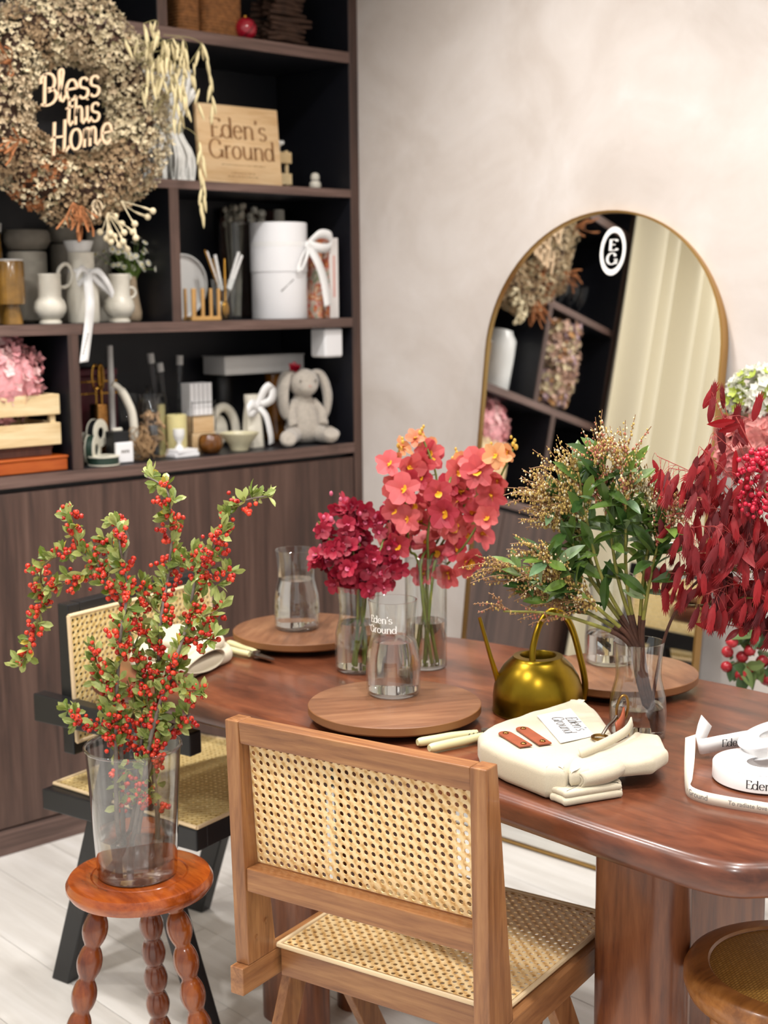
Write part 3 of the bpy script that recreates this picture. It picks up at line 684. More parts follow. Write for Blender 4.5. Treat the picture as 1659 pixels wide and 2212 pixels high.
for k in range(7): mb.cbox((-.0605-.0028*k, -.1225, -.03-.0085*k), (.003, .0006, .006), .0001)
mb.build('printed_words', M_ink2, t)
t = lathe_thing('beige_bud_vase', 'slim beige pear-shaped vase beside the ring-handled pitcher', 'vase', 2.286, 3.60, Z3, [('body', shell([(.018, 0), (.024, .006), (.026, .025), (.02, .06), (.014, .1), (.0135, .125), (.015, .13)], .003), M_ceramT)])
M_petw = plain('small_white_petals', 'e9e6d6', .6); M_yel = plain('yellow_eye', 'e2cf6a', .6); M_stemg = plain('fresh_green_stem', '6f8a3f', .5, var=.2)
def daisy_mesh():
    mb = MB()
    for k in range(8):
        a = 2*pi*k/8; mb.ell((.006*cos(a), .006*sin(a), 0), (.005, .0028, .0013), 6, 4, 0, Matrix.Rotation(a, 3, 'Z'))
    mb.ell((0, 0, .001), (.0035, .0035, .002), 8, 5, 1); return mb.mesh('daisy', [M_petw, M_yel], 80)
DAISY = daisy_mesh()
t = thing('white_flower_bunch', 'bunch of tiny white dried daisies standing in the beige vase', 'dried flowers', (2.286, 3.60, Z3))
for i in range(46):
    p = Vector((R.gauss(-.018, .042), R.gauss(-.01, .03), .185+R.gauss(0, .026)))
    if i < 3: p = Vector((.052+.008*i, -.01, .2+.014*i))
    MB().tube(spline([(0, 0, .09), (p.x*.35, p.y*.35, .145), p], 4), .0011, 5).build('stem', M_stemg, t)
    d = Vector((p.x, p.y-.05, p.z-.13)).normalized(); place('daisy', DAISY, t, M4(p, Vector((0, 0, 1)).rotation_difference(d).to_matrix(), R.uniform(.85, 1.25)))

# third shelf, right part
t = thing('round_tray', 'round white stitched tray standing on edge by the divider', 'tray', (2.475, 3.66, Z3+.003))
t.rotation_euler = (radians(98), 0, 0)
MB().lathe([(.0005, .0), (.098, .0), (.1, .004), (.1, .016), (.096, .016), (.095, .006), (.0005, .005)], 56, c=(0, .1, 0)).build('plate', M_ceramW, t, 40)
MB().lathe([(.088, .0052), (.0885, .006), (.089, .0052)], 56, c=(0, .1, 0)).build('stitched_line', M_ink2, t)
t = thing('brass_ring_tray', 'dark round tray with a brass rim behind the white tray', 'tray', (2.46, 3.765, Z3))
MB().tube([(.125*cos(2*pi*i/48), 0, .1305+.125*sin(2*pi*i/48)) for i in range(49)], .0035, 8).build('brass_rim', M_brass, t)
MB().lathe([(.0005, -.003), (.123, -.003), (.123, .003), (.0005, .003)], 48).xf(Matrix.Translation((0, 0, .1305)) @ Matrix.Rotation(pi/2, 4, 'X')).build('tray_face', M_ink, t)
M_bamb = plain('bamboo', 'c89a5c', .5, var=.1)
t = thing('peg_rack', 'small bamboo peg rack in front of the white tray', 'rack', (2.475, 3.52, Z3))
for y in (-.02, .02):
    MB().cbox((0, y, .006), (.105, .009, .012), .001).build('rail', M_bamb, t)
    for x in (-.046, -.012, .018, .046): MB().cbox((x, y, .05), (.008, .008, .088), .001).build('peg', M_bamb, t)
for x in (-.046, .046): MB().cbox((x, 0, .006), (.009, .034, .011), .001).build('crossbar', M_bamb, t)
t = thing('cutlery_glass', 'clear tumbler crowded with cutlery on the third shelf', 'glass', (2.585, 3.56, Z3))
MB().lathe(shell([(.03, 0), (.031, .003), (.038, .12), (.0385, .122)], .0025), 32).build('tumbler', M_gl, t)
for i, (dx, dy, h, whitehandle) in enumerate([(-.06, .0, .2, 1), (-.04, -.015, .19, 1), (.045, -.02, .2, 1), (.062, -.012, .19, 1), (-.025, .02, .18, 0), (.02, .02, .18, 0), (-.07, -.005, .205, 0)]):
    c_ = thing('table_spoon', ['white-handled spoon leaning left in the tumbler', 'white-handled fork leaning left in the tumbler', 'white-handled spoon leaning right in the tumbler', 'white-handled knife leaning far right in the tumbler', 'gold spoon at the back left of the tumbler', 'gold spoon at the back right of the tumbler', 'gold spoon leaning furthest left in the tumbler'][i], 'cutlery', (2.585, 3.56, Z3+.004), 0, 'cutlery in the tumbler')
    b = Vector((-dx*.28, -dy*.5-.006*(i % 2), 0)); e = Vector((dx, dy, h)); mid = b.lerp(e, .45)
    MB().tube([b.lerp(e, .28), mid], .0022, 6).build('shaft', M_steel if whitehandle else M_brass, c_)
    MB().tube([b.lerp(e, .45+.55*k/14) for k in range(15)], [.0055 if k % 2 else .0047 for k in range(15)] if whitehandle else .003, 8).build('handle', M_ceramW if whitehandle else M_brass, c_, 80)
    MB().ell(b.lerp(e, .14), (.013, .004, .026), 12, 8, 0).build('bowl', M_steel if whitehandle else M_brass, c_)
bx_ = thing('round_gift_box', 'tall round white lidded box with a ribbon on the third shelf', 'box', (2.80, 3.56, Z3))
MB().lathe([(.0005, 0), (.086, 0), (.087, .002), (.087, .17), (.0005, .17)], 64).build('body', M_paper, bx_, 40)
MB().lathe([(.0895, .145), (.0895, .292), (.088, .295), (.0005, .295)], 64).build('lid', M_paper, bx_, 40)
MB().lathe([(.0898, .222), (.0898, .236)], 64).build('ribbon_band', M_ribw, bx_, 40)
MB().tube([(-.05, -.0735, .085), (-.012, -.0865, .12)], .0018, 6).build('slit_mark', M_ink2, bx_)
t = thing('box_ribbon_bow', 'white satin bow tied on the right of the round gift box', 'ribbon', (2.835, 3.485, Z3))
mb = MB(); k0 = Vector((.012, -.012, .228))
ribbon(mb, [k0, k0+Vector((.03, -.02, .03)), k0+Vector((.075, -.02, .025)), k0+Vector((.085, -.01, -.005)), k0+Vector((.04, -.015, -.012)), k0], .028, (0, -.3, 1))
ribbon(mb, [k0, k0+Vector((-.03, -.012, -.03)), k0+Vector((-.05, -.014, -.07)), k0+Vector((-.042, -.018, -.08)), k0+Vector((-.02, -.018, -.04)), k0], .022, (.6, -.2, .6))
ribbon(mb, [k0, k0+Vector((.02, -.02, -.05)), k0+Vector((.045, -.022, -.11)), k0+Vector((.06, -.022, -.19))], .03, (1, 0, .2))
mb.ell(k0, (.012, .009, .011), 10, 8); o = mb.build('bow', M_ribw, t, 90); modif(o, 'SOLIDIFY', thickness=.0006)
t = thing('brown_frame', 'brown wooden picture frame leaning at the back of the third shelf', 'frame', (2.87, 3.79, Z3))
M_brownf = wood('brown_frame_wood', '3d2118', '533024', '653e2e', axis=2, scale=1.5)
for x, z, w, h in ((0, .02, .25, .03), (0, .335, .25, .03), (-.112, .178, .026, .345), (.112, .178, .026, .345)): MB().cbox((x, 0, z), (w, .016, h), .002).build('frame_bar', M_brownf, t)
MB().cbox((0, .002, .178), (.21, .006, .3)).build('panel', M_brownf, t)
t = thing('glass_cloche', 'tall glass cylinder of dried seed heads behind the round gift box', 'vase', (2.735, 3.70, Z3))
MB().lathe(shell([(.05, 0), (.052, .003), (.052, .30), (.05, .302)], .0025), 36).build('cylinder', M_gl, t)
mb = MB()
for i in range(26):
    a = R.uniform(0, 6.28); r = .036*sqrt(R.random()); h = R.uniform(.29, .355); mb.tube([(r*.4*cos(a), r*.4*sin(a), .01), (r*cos(a), r*sin(a), h)], .001, 4); mb.ell((r*cos(a), r*sin(a), h), (.008, .008, .011), 7, 5)
o = mb.build('seed_heads', plain('dried_seed_head', 'aaa392', .8, var=.2), t, 80); o['kind'] = 'stuff'
mb = MB()
t = thing('white_pod_stems', 'white cotton pods standing behind the round gift box', 'dried flowers', (2.825, 3.71, Z3))
for i in range(9):
    x, y, h = R.uniform(-.025, .045), R.uniform(-.02, .03), R.uniform(.285, .345)
    MB().tube([(x*.3, y*.3, 0), (x, y, h)], .0015, 5).build('stem', M_twig, t); MB().ell((x, y, h), R.uniform(.011, .015), 9, 7).build('pod', M_ceram, t)
lathe_thing('white_pillar_candle', 'tall white pillar candle behind the gift box bow', 'candle', 2.915, 3.70, Z3, [('wax', [(.0005, 0), (.018, 0), (.018, .345), (.015, .348), (.0005, .347)], M_ceram), ('wick', [(.001, .347), (.001, .357), (.0003, .357)], M_ink)])
lathe_thing('cream_egg', 'large cream egg on a white column near the books', 'ornament', 2.878, 3.66, Z3, [('column', [(.0005, 0), (.022, 0), (.022, .006), (.016, .012), (.016, .205), (.022, .212), (.0005, .215)], M_ceramW), ('egg', [(.0005, .212), (.018, .22), (.024, .24), (.021, .262), (.012, .276), (.0005, .28)], M_ceram)])
def book(x, y, w, d, h, label, cov, cov2=None):
    t = thing('book', label, 'book', (x, y, Z3), 0, 'books at the right end of the third shelf')
    MB().cbox((0, 0, h/2), (w-.004, d-.006, h-.006)).build('pages', plain('book_pages', 'e3ddd0', .8), t)
    for s in (-1, 1): MB().cbox((s*(w/2-.001), 0, h/2), (.002, d, h), .0004).build('cover', cov2 or cov, t)
    MB().cbox((0, -d/2, h/2), (w, .002, h), .0004).build('spine', cov, t); return t
def print_mat():
    m, nt, bs = base('printed_cover'); n = noise_tex(nt, coords(nt), 22, 3, .6, 1.5)
    nt.links.new(ramp(nt, n, [(.32, '7d8f6a'), (.42, 'd9ccbd'), (.5, 'c8452c'), (.58, 'e0a56a'), (.68, 'ece5da')]), bs.inputs['Base Color']); bs.inputs['Roughness'].default_value = .35; return m
M_print = print_mat()
b = book(2.953, 3.56, .036, .17, .25, 'thick white book with a pale pink lettered spine', plain('white_book', 'e8e2de', .5), M_print)
MB().cbox((0, -.0863, .13), (.009, .0006, .13), .0002).build('pink_lettering', plain('pink_print', 'dba79c', .6), b)
book(2.908, 3.58, .026, .17, .235, 'book with a colourful printed cover beside the white book', M_print)
t = thing('white_sensor_box', 'small white box fixed under the third shelf at the right', 'box', (2.94, 3.50, 1.3168))
MB().cbox((0, 0, .047), (.075, .075, .092), .006).build('case', M_paper, t); MB().cbox((0, .0, .0925), (.05, .05, .003), .0005).build('mounting_plate', M_paperg, t)

# bottom shelf (cabinet top), left of the divider
M_pink = plain('pink_hydrangea', 'e6a2a6', .6, var=.18, nscale=60, sub=.1)
M_pink2 = plain('pale_pink_hydrangea', 'f0c4c2', .6)
def floret(name, mats, n=4, pl=.011, pw=.0085, cup=.25, mid=None):
    mb = MB()
    for k in range(n):
        a = 2*pi*k/n; M = Matrix.Rotation(a, 3, 'Z')
        pts = [(0, -.0012, 0), (pl*.5, -pw*.5, pl*cup*.3), (pl, 0, pl*cup), (pl*.5, pw*.5, pl*cup*.3), (pl*.55, 0, pl*cup*.15)]
        mb.add([M @ Vector(p) for p in pts], [(0, 1, 4), (1, 2, 4), (2, 3, 4), (3, 0, 4)], k % 2 if len(mats) > 1 and not mid else 0)
    if mid: mb.ell((0, 0, .001), (mid, mid, mid), 6, 4, len(mats)-1)
    return mb
def cloud(mb, fl, n, fn, mi_map=None, smin=.8, smax=1.2):
    # scatter copies of a floret: fn() -> (point, outward normal)
    for _ in range(n):
        p, d = fn(); q = Vector((0, 0, 1)).rotation_difference(d).to_matrix() @ Matrix.Rotation(R.uniform(0, 6.28), 3, 'Z') * R.uniform(smin, smax)
        b = len(mb.v); mb.v += [tuple(p+q @ Vector(v)) for v in fl.v]
        mb.f += [tuple(i+b for i in f) for f in fl.f]; mb.m += fl.m if mi_map is None else [mi_map()]*len(fl.f)
    return mb
t = thing('pink_hydrangea', 'big pink hydrangea head spilling over the slatted crate', 'flower', (1.805, 3.555, Z4+.137))
fl4 = floret('f', [M_pink], 4, .013, .011, .3)
def hyd_pt(rx, ry, rz, c=(0, 0, 0)):
    def f():
        d = Vector((R.gauss(0, 1), R.gauss(0, 1), R.gauss(.15, 1))).normalized(); k = R.uniform(.86, 1.06)
        return Vector(c)+Vector((d.x*rx*k, d.y*ry*k, d.z*rz*k)), (d+rvec(.5)).normalized()
    return f
mb = cloud(MB(), fl4, 520, hyd_pt(.145, .095, .12, (0, 0, .115)), lambda: R.choice((0, 0, 1)), 1.0, 1.6); mb.ell((0, 0, .11), (.13, .09, .1), 16, 10, 0)
o = mb.build('florets', [M_pink, M_pink2], t, 80); o['kind'] = 'stuff'
MB().tube([(0, 0, -.06), (0, 0, .05)], .006, 8).build('stem', M_stemg, t)
t = thing('slatted_crate', 'pale pine slatted crate holding the pink hydrangea', 'crate', (1.822, 3.57, Z4+.0715))
for z, hh in ((.03, .06), (.11, .055)):
    for y in (-.09, .09): MB().cbox((0, y, z), (.28, .01, hh), .0015).build('slat', M_pine, t)
    for x in (-.135, .135): MB().cbox((x, 0, z), (.01, .17, hh), .0015).build('slat', M_pine, t)
for x in (-.122, .122):
    for y in (-.077, .077): MB().cbox((x, y, .07), (.016, .016, .138), .001).build('corner_post', M_pine, t)
MB().cbox((0, 0, .005), (.26, .17, .008)).build('bottom', M_pine, t)
t = thing('dark_wood_box', 'dark brown wooden box between the crate and the orange box', 'box', (1.82, 3.59, Z4+.042))
MB().cbox((0, 0, .01), (.24, .2, .02), .002).build('body', M_brownf, t); MB().cbox((0, 0, .023), (.245, .205, .008), .002).build('lid', M_brownf, t)
t = thing('orange_wood_box', 'flat orange-stained wooden box under the crate', 'box', (1.83, 3.58, Z4))
MB().cbox((0, 0, .017), (.285, .23, .033), .002).build('body', M_orangew, t); MB().cbox((0, 0, .0375), (.29, .235, .007), .002).build('lid', M_orangew, t)

# bottom shelf, right of the divider
t = thing('red_striped_box', 'dark red striped gift box at the back of the bottom shelf', 'box', (2.2, 3.73, Z4))
MB().cbox((0, 0, .12), (.13, .12, .24), .002).build('body', plain('maroon_card', '4d0d1c', .5), t); MB().cbox((0, 0, .252), (.134, .124, .02), .002).build('lid', plain('maroon_card_lid', '571021', .5), t)
for z in (.19, .225): MB().cbox((0, 0, z), (.132, .122, .005), .0005).build('stripe', M_brass, t)
lathe_thing('ribbed_gold_cup', 'ribbed copper-gold cup full of brass tools on the bottom shelf', 'cup', 2.165, 3.61, Z4, [('cup', shell([(.026, 0), (.027, .01), (.027, .16), (.026, .163)], .002), plain('copper_gold', 'a2723f', .25, 1, var=.3, nscale=80))])
for i, (dx, dy) in enumerate([(-.008, 0), (.006, -.006), (.012, .008)]):
    c_ = thing('brass_scissors', ['brass scissors handle loop on the left of the gold cup', 'brass scissors handle loop in front of the gold cup', 'brass scissors handle loop on the right of the gold cup'][i], 'scissors', (2.165+dx, 3.61+dy, Z4+.004), .4*i, 'brass scissors in the gold cup')
    MB().tube([(0, 0, 0), (0, 0, .2)], .003, 6).build('blade', M_brass, c_)
    MB().tube([(.012*cos(a), 0, .238+.036*sin(a)) for a in [2*pi*k/24 for k in range(25)]], .0032, 8).build('handle_loop', M_brass, c_)
lathe_thing('tall_white_taper', 'thin tall white taper candle near the red striped box', 'candle', 2.222, 3.632, Z4, [('wax', [(.0005, 0), (.009, 0), (.0085, .33), (.0005, .332)], M_paperg), ('holder', [(.0005, 0), (.024, 0), (.024, .006), (.011, .012), (.011, .03), (.0095, .03)], M_brass)])
t = thing('white_horn', 'curved white ceramic horn leaning beside the gold cup', 'ornament', (2.225, 3.60, Z4))
MB().tube(spline([(-.03, -.02, .222), (-.008, -.025, .205), (.012, -.028, .17), (.028, -.03, .12), (.034, -.03, .0)], 6), [.009]*7+[.0125]*18, 12).build('horn', M_ceram, t, 60)
M_ribk = plain('black_ribbon', '0f1012', .45); M_ribg = plain('dark_green_ribbon', '1e3328', .5); M_ribc = plain('cream_ribbon_edge', 'dbd6c4', .6)
def roll(x, y, z, r, w, ax, m, label, ti=0):
    t = thing('ribbon_roll', label, 'ribbon', (x, y, z), ax, 'ribbon rolls on the bottom shelf')
    t.rotation_euler = (radians(90+ti), 0, ax)
    MB().lathe([(r*.5, -w/2), (r*.95, -w/2), (r*.95, w/2), (r*.5, w/2), (r*.5, -w/2)], 40).build('wound_ribbon', m, t, 40)
    for s in (-1, 1): MB().lathe([(r*.42, s*w/2), (r, s*w/2), (r, s*(w/2+.0025)), (r*.42, s*(w/2+.0025)), (r*.42, s*w/2)], 40).build('spool_flange', M_ribc, t, 40)
roll(2.125, 3.56, Z4+.085, .04, .02, .5, M_ribk, 'black ribbon roll with cream flanges standing behind the green roll')
roll(2.105, 3.60, Z4+.042, .042, .022, -.4, M_ribk, 'black ribbon roll at the back against the divider')
roll(2.085, 3.52, Z4+.043, .042, .02, .75, M_ribg, 'dark green ribbon roll standing next to the divider')
roll(2.098, 3.485, Z4+.0145, .045, .02, 0, M_ribg, 'dark green ribbon roll lying flat at the shelf edge', -90)
t = thing('tagged_box', 'small black box with a square white tag on the bottom shelf', 'box', (2.167, 3.52, Z4))
MB().cbox((0, 0, .045), (.05, .05, .09), .002).build('box', M_ribk, t); MB().cbox((.0, -.033, .031), (.056, .012, .058), .002).build('white_tag', M_paper, t)
mb = MB(); [mb.cbox((-.01+.007*k, -.0393, .034), (.005, .0004, .008), .0001) for k in range(4)]; mb.build('tag_print', M_ink2, t); MB().cbox((.0, 0, .0945), (.03, .012, .009), .002).build('clip', M_ceram, t)
t = thing('glass_stick_jar', 'glass jar with a lid full of short wooden sticks', 'jar', (2.325, 3.59, Z4))
MB().lathe(shell([(.04, 0), (.044, .005), (.044, .15), (.034, .165), (.034, .175)], .0025), 36).build('jar', M_gl, t)
MB().lathe([(.0005, .176), (.037, .176), (.037, .186), (.012, .188), (.008, .195), (.013, .204), (.0005, .212)], 32).build('lid', M_gl, t)
mb = MB()
for i in range(46):
    p = Vector((R.uniform(-.028, .028), R.uniform(-.028, .028), R.uniform(.02, .13))); d = rvec().normalized()*.017; mb.tube([p-d, p+d], .0045, 7)
o = mb.build('wooden_sticks', plain('peeled_sticks', 'b58f68', .7, var=.25, nscale=30), t); o['kind'] = 'stuff'
lathe_thing('wine_glass', 'clear stemmed glass behind the twine ball', 'glass', 2.312, 3.69, Z4, [('glass', [(.0005, 0), (.03, 0), (.03, .002), (.004, .008), (.004, .07), (.02, .085), (.033, .12), (.034, .16), (.032, .185)], M_gl)])
t = thing('twine_ball', 'loose heap of brown raffia twine at the shelf edge', 'twine', (2.245, 3.52, Z4))
mb = MB()
for i in range(60):
    n0 = rvec().normalized(); a0 = n0.orthogonal().normalized(); b0 = n0.cross(a0); c0 = Vector((R.gauss(0, .012), R.gauss(0, .01), .042+R.gauss(0, .012))); r = R.uniform(.014, .038)
    mb.tube([(lambda v: Vector((v.x, v.y, max(v.z, .0015))))(c0+(a0*cos(k*.6)+b0*sin(k*.6)*.8)*r+rvec(.003)) for k in range(9)], .0013, 4, caps=False)
o = mb.build('raffia', plain('raffia', 'a3825c', .8, var=.2), t, 80); o['kind'] = 'stuff'
lathe_thing('small_tin_cup', 'tiny grey metal cup nested on the raffia heap', 'cup', 2.285, 3.515, Z4+.068, [('cup', shell([(.011, 0), (.012, .002), (.0145, .03)], .0012), plain('galvanised', '8e9297', .4, 1))])
lathe_thing('yellow_candle', 'pale yellow pillar candle behind the white bust', 'candle', 2.405, 3.57, Z4, [('wax', [(.0005, 0), (.03, 0), (.0305, .118), (.026, .121), (.0005, .116)], plain('yellow_wax', 'd9cd93', .5, sub=.2)), ('wick', [(.001, .115), (.001, .127), (.0003, .127)], M_ink)])
lathe_thing('thin_yellow_candle', 'slim pale yellow candle between the stick jar and the pillar candle', 'candle', 2.372, 3.60, Z4, [('wax', [(.0005, 0), (.011, 0), (.011, .15), (.0005, .152)], plain('yellow_wax_b', 'cdbf80', .5)), ('wick', [(.001, .15), (.001, .162), (.0003, .162)], M_ink)])
t = thing('white_bust', 'small white plaster egg cup standing on stacked white card packs', 'ornament', (2.375, 3.515, Z4+.022))
MB().lathe([(.0005, 0), (.014, 0), (.013, .005), (.007, .012), (.007, .02), (.015, .032), (.018, .045), (.017, .06), (.0005, .061)], 28).build('cup', M_ceramW, t)
for k in range(2):
    o = MB().cbox((0, 0, .0055), (.085-.01*k, .055, .0105), .001).build('card_pack', M_paper); o.location = (2.385, 3.515, Z4+.011*k); o.rotation_euler = (0, 0, .1*k); tag(o, ['white card pack lying on the shelf under the plaster egg cup', 'smaller white card pack stacked on top under the plaster egg cup'][k], 'card pack', 'card packs')
for i, (dx, h, lean) in enumerate([(0, .30, -.035), (.035, .27, -.038), (.06, .29, .012)]):
    t = thing('glass_tube', ['leftmost clear glass tube leaning back on the bottom shelf', 'middle clear glass tube leaning left behind the cards', 'rightmost upright glass tube behind the white cards'][i], 'glass tube', (2.44+dx, 3.70, Z4), 0, 'glass tubes on the bottom shelf')
    MB().tube([(0, 0, 0), (lean, .0, h)], .0105, 16, caps=False).build('tube', M_gl, t); MB().tube([(lean*.9, 0, h*.9), (lean, 0, h)], .0108, 16).build('stopper', M_paperg, t); MB().tube([(0, 0, 0), (lean*.1, 0, h*.1)], .0104, 16).build('foot', M_steel, t)
t = thing('small_card_crate', 'small wooden wire-sided crate holding white cards', 'crate', (2.515, 3.62, Z4))
MB().cbox((0, 0, .028), (.085, .07, .055), .001).build('wood_base', M_birch, t); MB().cbox((0, 0, .082), (.08, .065, .05), .001).build('amber_block', M_birch, t)
for z in (.11, .15):
    for y in (-.036, .036): MB().tube([(-.043, y, z), (.043, y, z)], .0014, 6).build('wire', M_ribk, t)
for x in (-.043, .043): MB().tube([(x, -.036, .06), (x, -.036, .155)], .0014, 6).build('wire', M_ribk, t)
for i in range(5):
    o = MB().cbox((0, 0, .05), (.014, .05, .1), .001).build('gift_card', M_paper); o.location = (2.482+.0165*i, 3.62, Z4+.1085); tag(o, ['leftmost', 'second from left', 'middle', 'second from right', 'rightmost'][i]+' upright white card in the small wire crate', 'card', 'cards in the wire crate')
lathe_thing('amber_glass_bowl', 'round dark amber glass bowl beside the cream dish', 'bowl', 2.495, 3.525, Z4, [('bowl', shell([(.02, 0), (.026, .002), (.038, .02), (.0365, .045), (.03, .056)], .003), plain('amber_dark', '6b3f12', .12, coat=.6, var=.4, nscale=30))])
lathe_thing('cream_footed_dish', 'shallow cream footed dish at the front of the bottom shelf', 'dish', 2.607, 3.53, Z4, [('dish', shell([(.027, 0), (.028, .004), (.035, .02), (.06, .05), (.0615, .054)], .003), plain('cream_glaze', 'd7cfae', .35))])
t = thing('ceramic_arch', 'cream ceramic arch ornament behind the footed dish', 'ornament', (2.63, 3.645, Z4))
MB().tube([(.05*cos(pi*k/20), 0, .04+.085*sin(pi*k/20)) for k in range(21)], .015, 12).build('arch', M_ceram, t); MB().cbox((-.05, 0, .02), (.03, .03, .04), .006).build('leg', M_ceram, t); MB().cbox((.05, 0, .02), (.03, .03, .04), .006).build('leg', M_ceram, t)
MB().ell((-.012, .008, .052), (.036, .008, .05), 16, 10).build('disc', M_ceram, t)
t = thing('gift_pouch', 'crumpled white fabric gift pouch with a bow beside the plush rabbit', 'gift bag', (2.695, 3.575, Z4))
def pouch(u, v):
    a = 2*pi*u; z = .165*v; r = .036*(1-.45*v**2)*(1+.06*sin(5*a+4*v)+.05*sin(9*a))
    if v > .8: r *= 1+(v-.8)*2.2
    return (r*cos(a), r*.8*sin(a), z)
MB().grid(pouch, 48, 16, 0, True).build('pouch', M_ceram, t, 180)
mb = MB(); k0 = Vector((.005, -.022, .128))
ribbon(mb, [k0, k0+Vector((.02, -.01, .05)), k0+Vector((.05, -.01, .065)), k0+Vector((.045, -.01, .02)), k0], .034, (.7, 0, -.5)); ribbon(mb, [k0, k0+Vector((.02, -.014, -.03)), k0+Vector((.035, -.016, -.09)), k0+Vector((.04, -.012, -.12))], .02, (1, 0, .3)); ribbon(mb, [k0, k0+Vector((-.03, -.01, .01)), k0+Vector((-.05, -.01, -.01)), k0+Vector((-.03, -.012, -.015)), k0], .03, (0, .2, 1))
o = mb.build('bow', M_ribw, t, 90); modif(o, 'SOLIDIFY', thickness=.0008)
# plush rabbit
M_plush = plain('grey_plush', 'b5aca0', .95, var=.14, nscale=120, bmp=.6, sheen=.6)
rb = thing('plush_rabbit', 'grey-beige plush rabbit with long ears sitting by the right shelf end', 'plush toy', (2.885, 3.56, Z4+.0035)); rb.rotation_euler = (0, 0, radians(-18))
def limb(mb, pts, rad, seg=14): return mb.tube(spline([Vector(p) for p in pts], 5), [r for r in rad], seg)
mb = MB()
mb.lathe([(.0005, 0), (.04, .001), (.058, .02), (.06, .045), (.05, .085), (.038, .125), (.028, .15), (.0005, .16)], 28)
mb.ell((0, -.012, .19), (.049, .046, .046), 24, 16); mb.ell((0, -.045, .176), (.03, .024, .023), 16, 12)
limb(mb, [(-.04, -.03, .03), (-.07, -.07, .024), (-.095, -.115, .022), (-.1, -.135, .03)], [.026]*5+[.024]*5+[.026]*4+[.018, .006]); limb(mb, [(.035, -.035, .03), (.045, -.075, .026), (.05, -.11, .03), (.05, -.12, .04)], [.026]*5+[.024]*5+[.027]*4+[.018, .006])
limb(mb, [(-.03, -.01, .13), (-.05, -.03, .1), (-.052, -.045, .065), (-.05, -.05, .055)], [.014]*5+[.015]*5+[.016]*4+[.01, .004]); limb(mb, [(.03, -.01, .13), (.05, -.03, .1), (.052, -.045, .065), (.05, -.05, .055)], [.014]*5+[.015]*5+[.016]*4+[.01, .004])
mb.build('body', M_plush, rb, 180)
for s in (-1, 1):
    MB().tube(spline([(s*.03, -.005, .222), (s*.06, -.012, .215), (s*.078, -.022, .15), (s*.07, -.03, .075)], 6), [.01, .014, .017, .019, .02, .022, .024, .026, .027, .028, .028, .028, .028, .027, .025, .022, .018, .012, .004], 14, flat=.55).build('ear', M_plush, rb, 180)
    MB().ell((s*.026, -.053, .198), .0032, 8, 6).build('eye', M_ink, rb)
MB().ell((0, -.068, .182), (.005, .004, .0035), 8, 6).build('nose', plain('pink_nose', 'c99a8e', .6), rb)
mb = MB(); fl5 = floret('f', [M_red], 5, .017, .015, .35); cloud(mb, fl5, 7, lambda: (Vector((-.032, -.02, .234))+rvec(.009), (Vector((-.3, -.6, .7))+rvec(.3)).normalized())); mb.build('red_flower', M_red, rb, 80)
t = thing('white_box_lid', 'long white box lid lying on the amber jar behind the rabbit', 'box', (2.80, 3.70, Z4+.222))
MB().cbox((0, 0, .03), (.32, .12, .056), .003).build('lid', M_paperg, t); MB().cbox((0, 0, .059), (.324, .124, .004), .001).build('rim', M_paperg, t)
lathe_thing('amber_jar', 'amber glass jar under the white box lid behind the rabbit', 'jar', 2.885, 3.70, Z4, [('jar', shell([(.036, 0), (.04, .004), (.038, .03), (.03, .06), (.03, .12), (.034, .19), (.036, .218)], .003), plain('amber_honey', '8a5518', .15, coat=.5, var=.3, nscale=20))])
lathe_thing('dark_support_jar', 'dark jar holding up the left end of the white box lid', 'jar', 2.69, 3.73, Z4, [('jar', shell([(.03, 0), (.033, .004), (.033, .21), (.03, .22)], .003), M_ribk)])

# ================================================================== dried wreath with lettering
wr = thing('dried_wreath', 'large wreath of cream and brown dried flowers hanging before the shelves', 'wreath', (1.975, 3.37, 2.0))
Mw = [plain('dried_cream_floret', 'cdb999', .85), plain('dried_tan_floret', 'a58b6a', .85), plain('dried_rust_sprig', '9c6238', .85), plain('dried_ivory_floret', 'dccdab', .85), plain('dried_olive_stem', '6f6546', .85)]
MB().tube([(.205*cos(2*pi*k/48), 0, .205*sin(2*pi*k/48)) for k in range(49)], .04, 10).build('vine_ring', M_twig, wr)
fs = [floret('f', [0], 5, .0085, .007, .5), floret('f', [0], 4, .011, .008, .6)]
mb = MB(); patches = [(R.uniform(0, 6.28), R.uniform(-1, 1), R.choice((0, 0, 1, 3, 3, 1))) for _ in range(34)]
for i in range(9500):
    a = R.uniform(0, 2*pi); b = R.uniform(0, 2*pi); rr = R.uniform(.6, 1.0)**.7*1.14
    lump = 1+.25*noise.noise(Vector((3*cos(a), 3*sin(a), 2*cos(b))))
    mr_ = .082*rr*lump; d = Vector((cos(a)*cos(b), -sin(b)*.75, sin(a)*cos(b))); p = Vector((.207*cos(a), 0, .207*sin(a)))+d*mr_
    if p.y > .05: p.y = .05
    best = min(patches, key=lambda q: ((cos(a)-cos(q[0]))**2+(sin(a)-sin(q[0]))**2)*1.0+(sin(b)-q[1])**2*.25+.0)
    ci = best[2] if R.random() < .72 else R.choice((0, 1, 3, 4))
    if sin(a*1.0-2.6) > .985 and R.random() < .5: ci = 2
    fq = fs[i % 2]; q = Vector((0, 0, 1)).rotation_difference((d+rvec(.7)).normalized()).to_matrix() * R.choice((R.uniform(.4, .75), R.uniform(.4, .75), R.uniform(.7, 1.15)))
    bb = len(mb.v); mb.v += [tuple(p+q @ Vector(v)) for v in fq.v]; mb.f += [tuple(k+bb for k in f_) for f_ in fq.f]; mb.m += [ci]*len(fq.f)
o = mb.build('dried_florets', Mw, wr, 0); o['kind'] = 'stuff'
mb = MB()
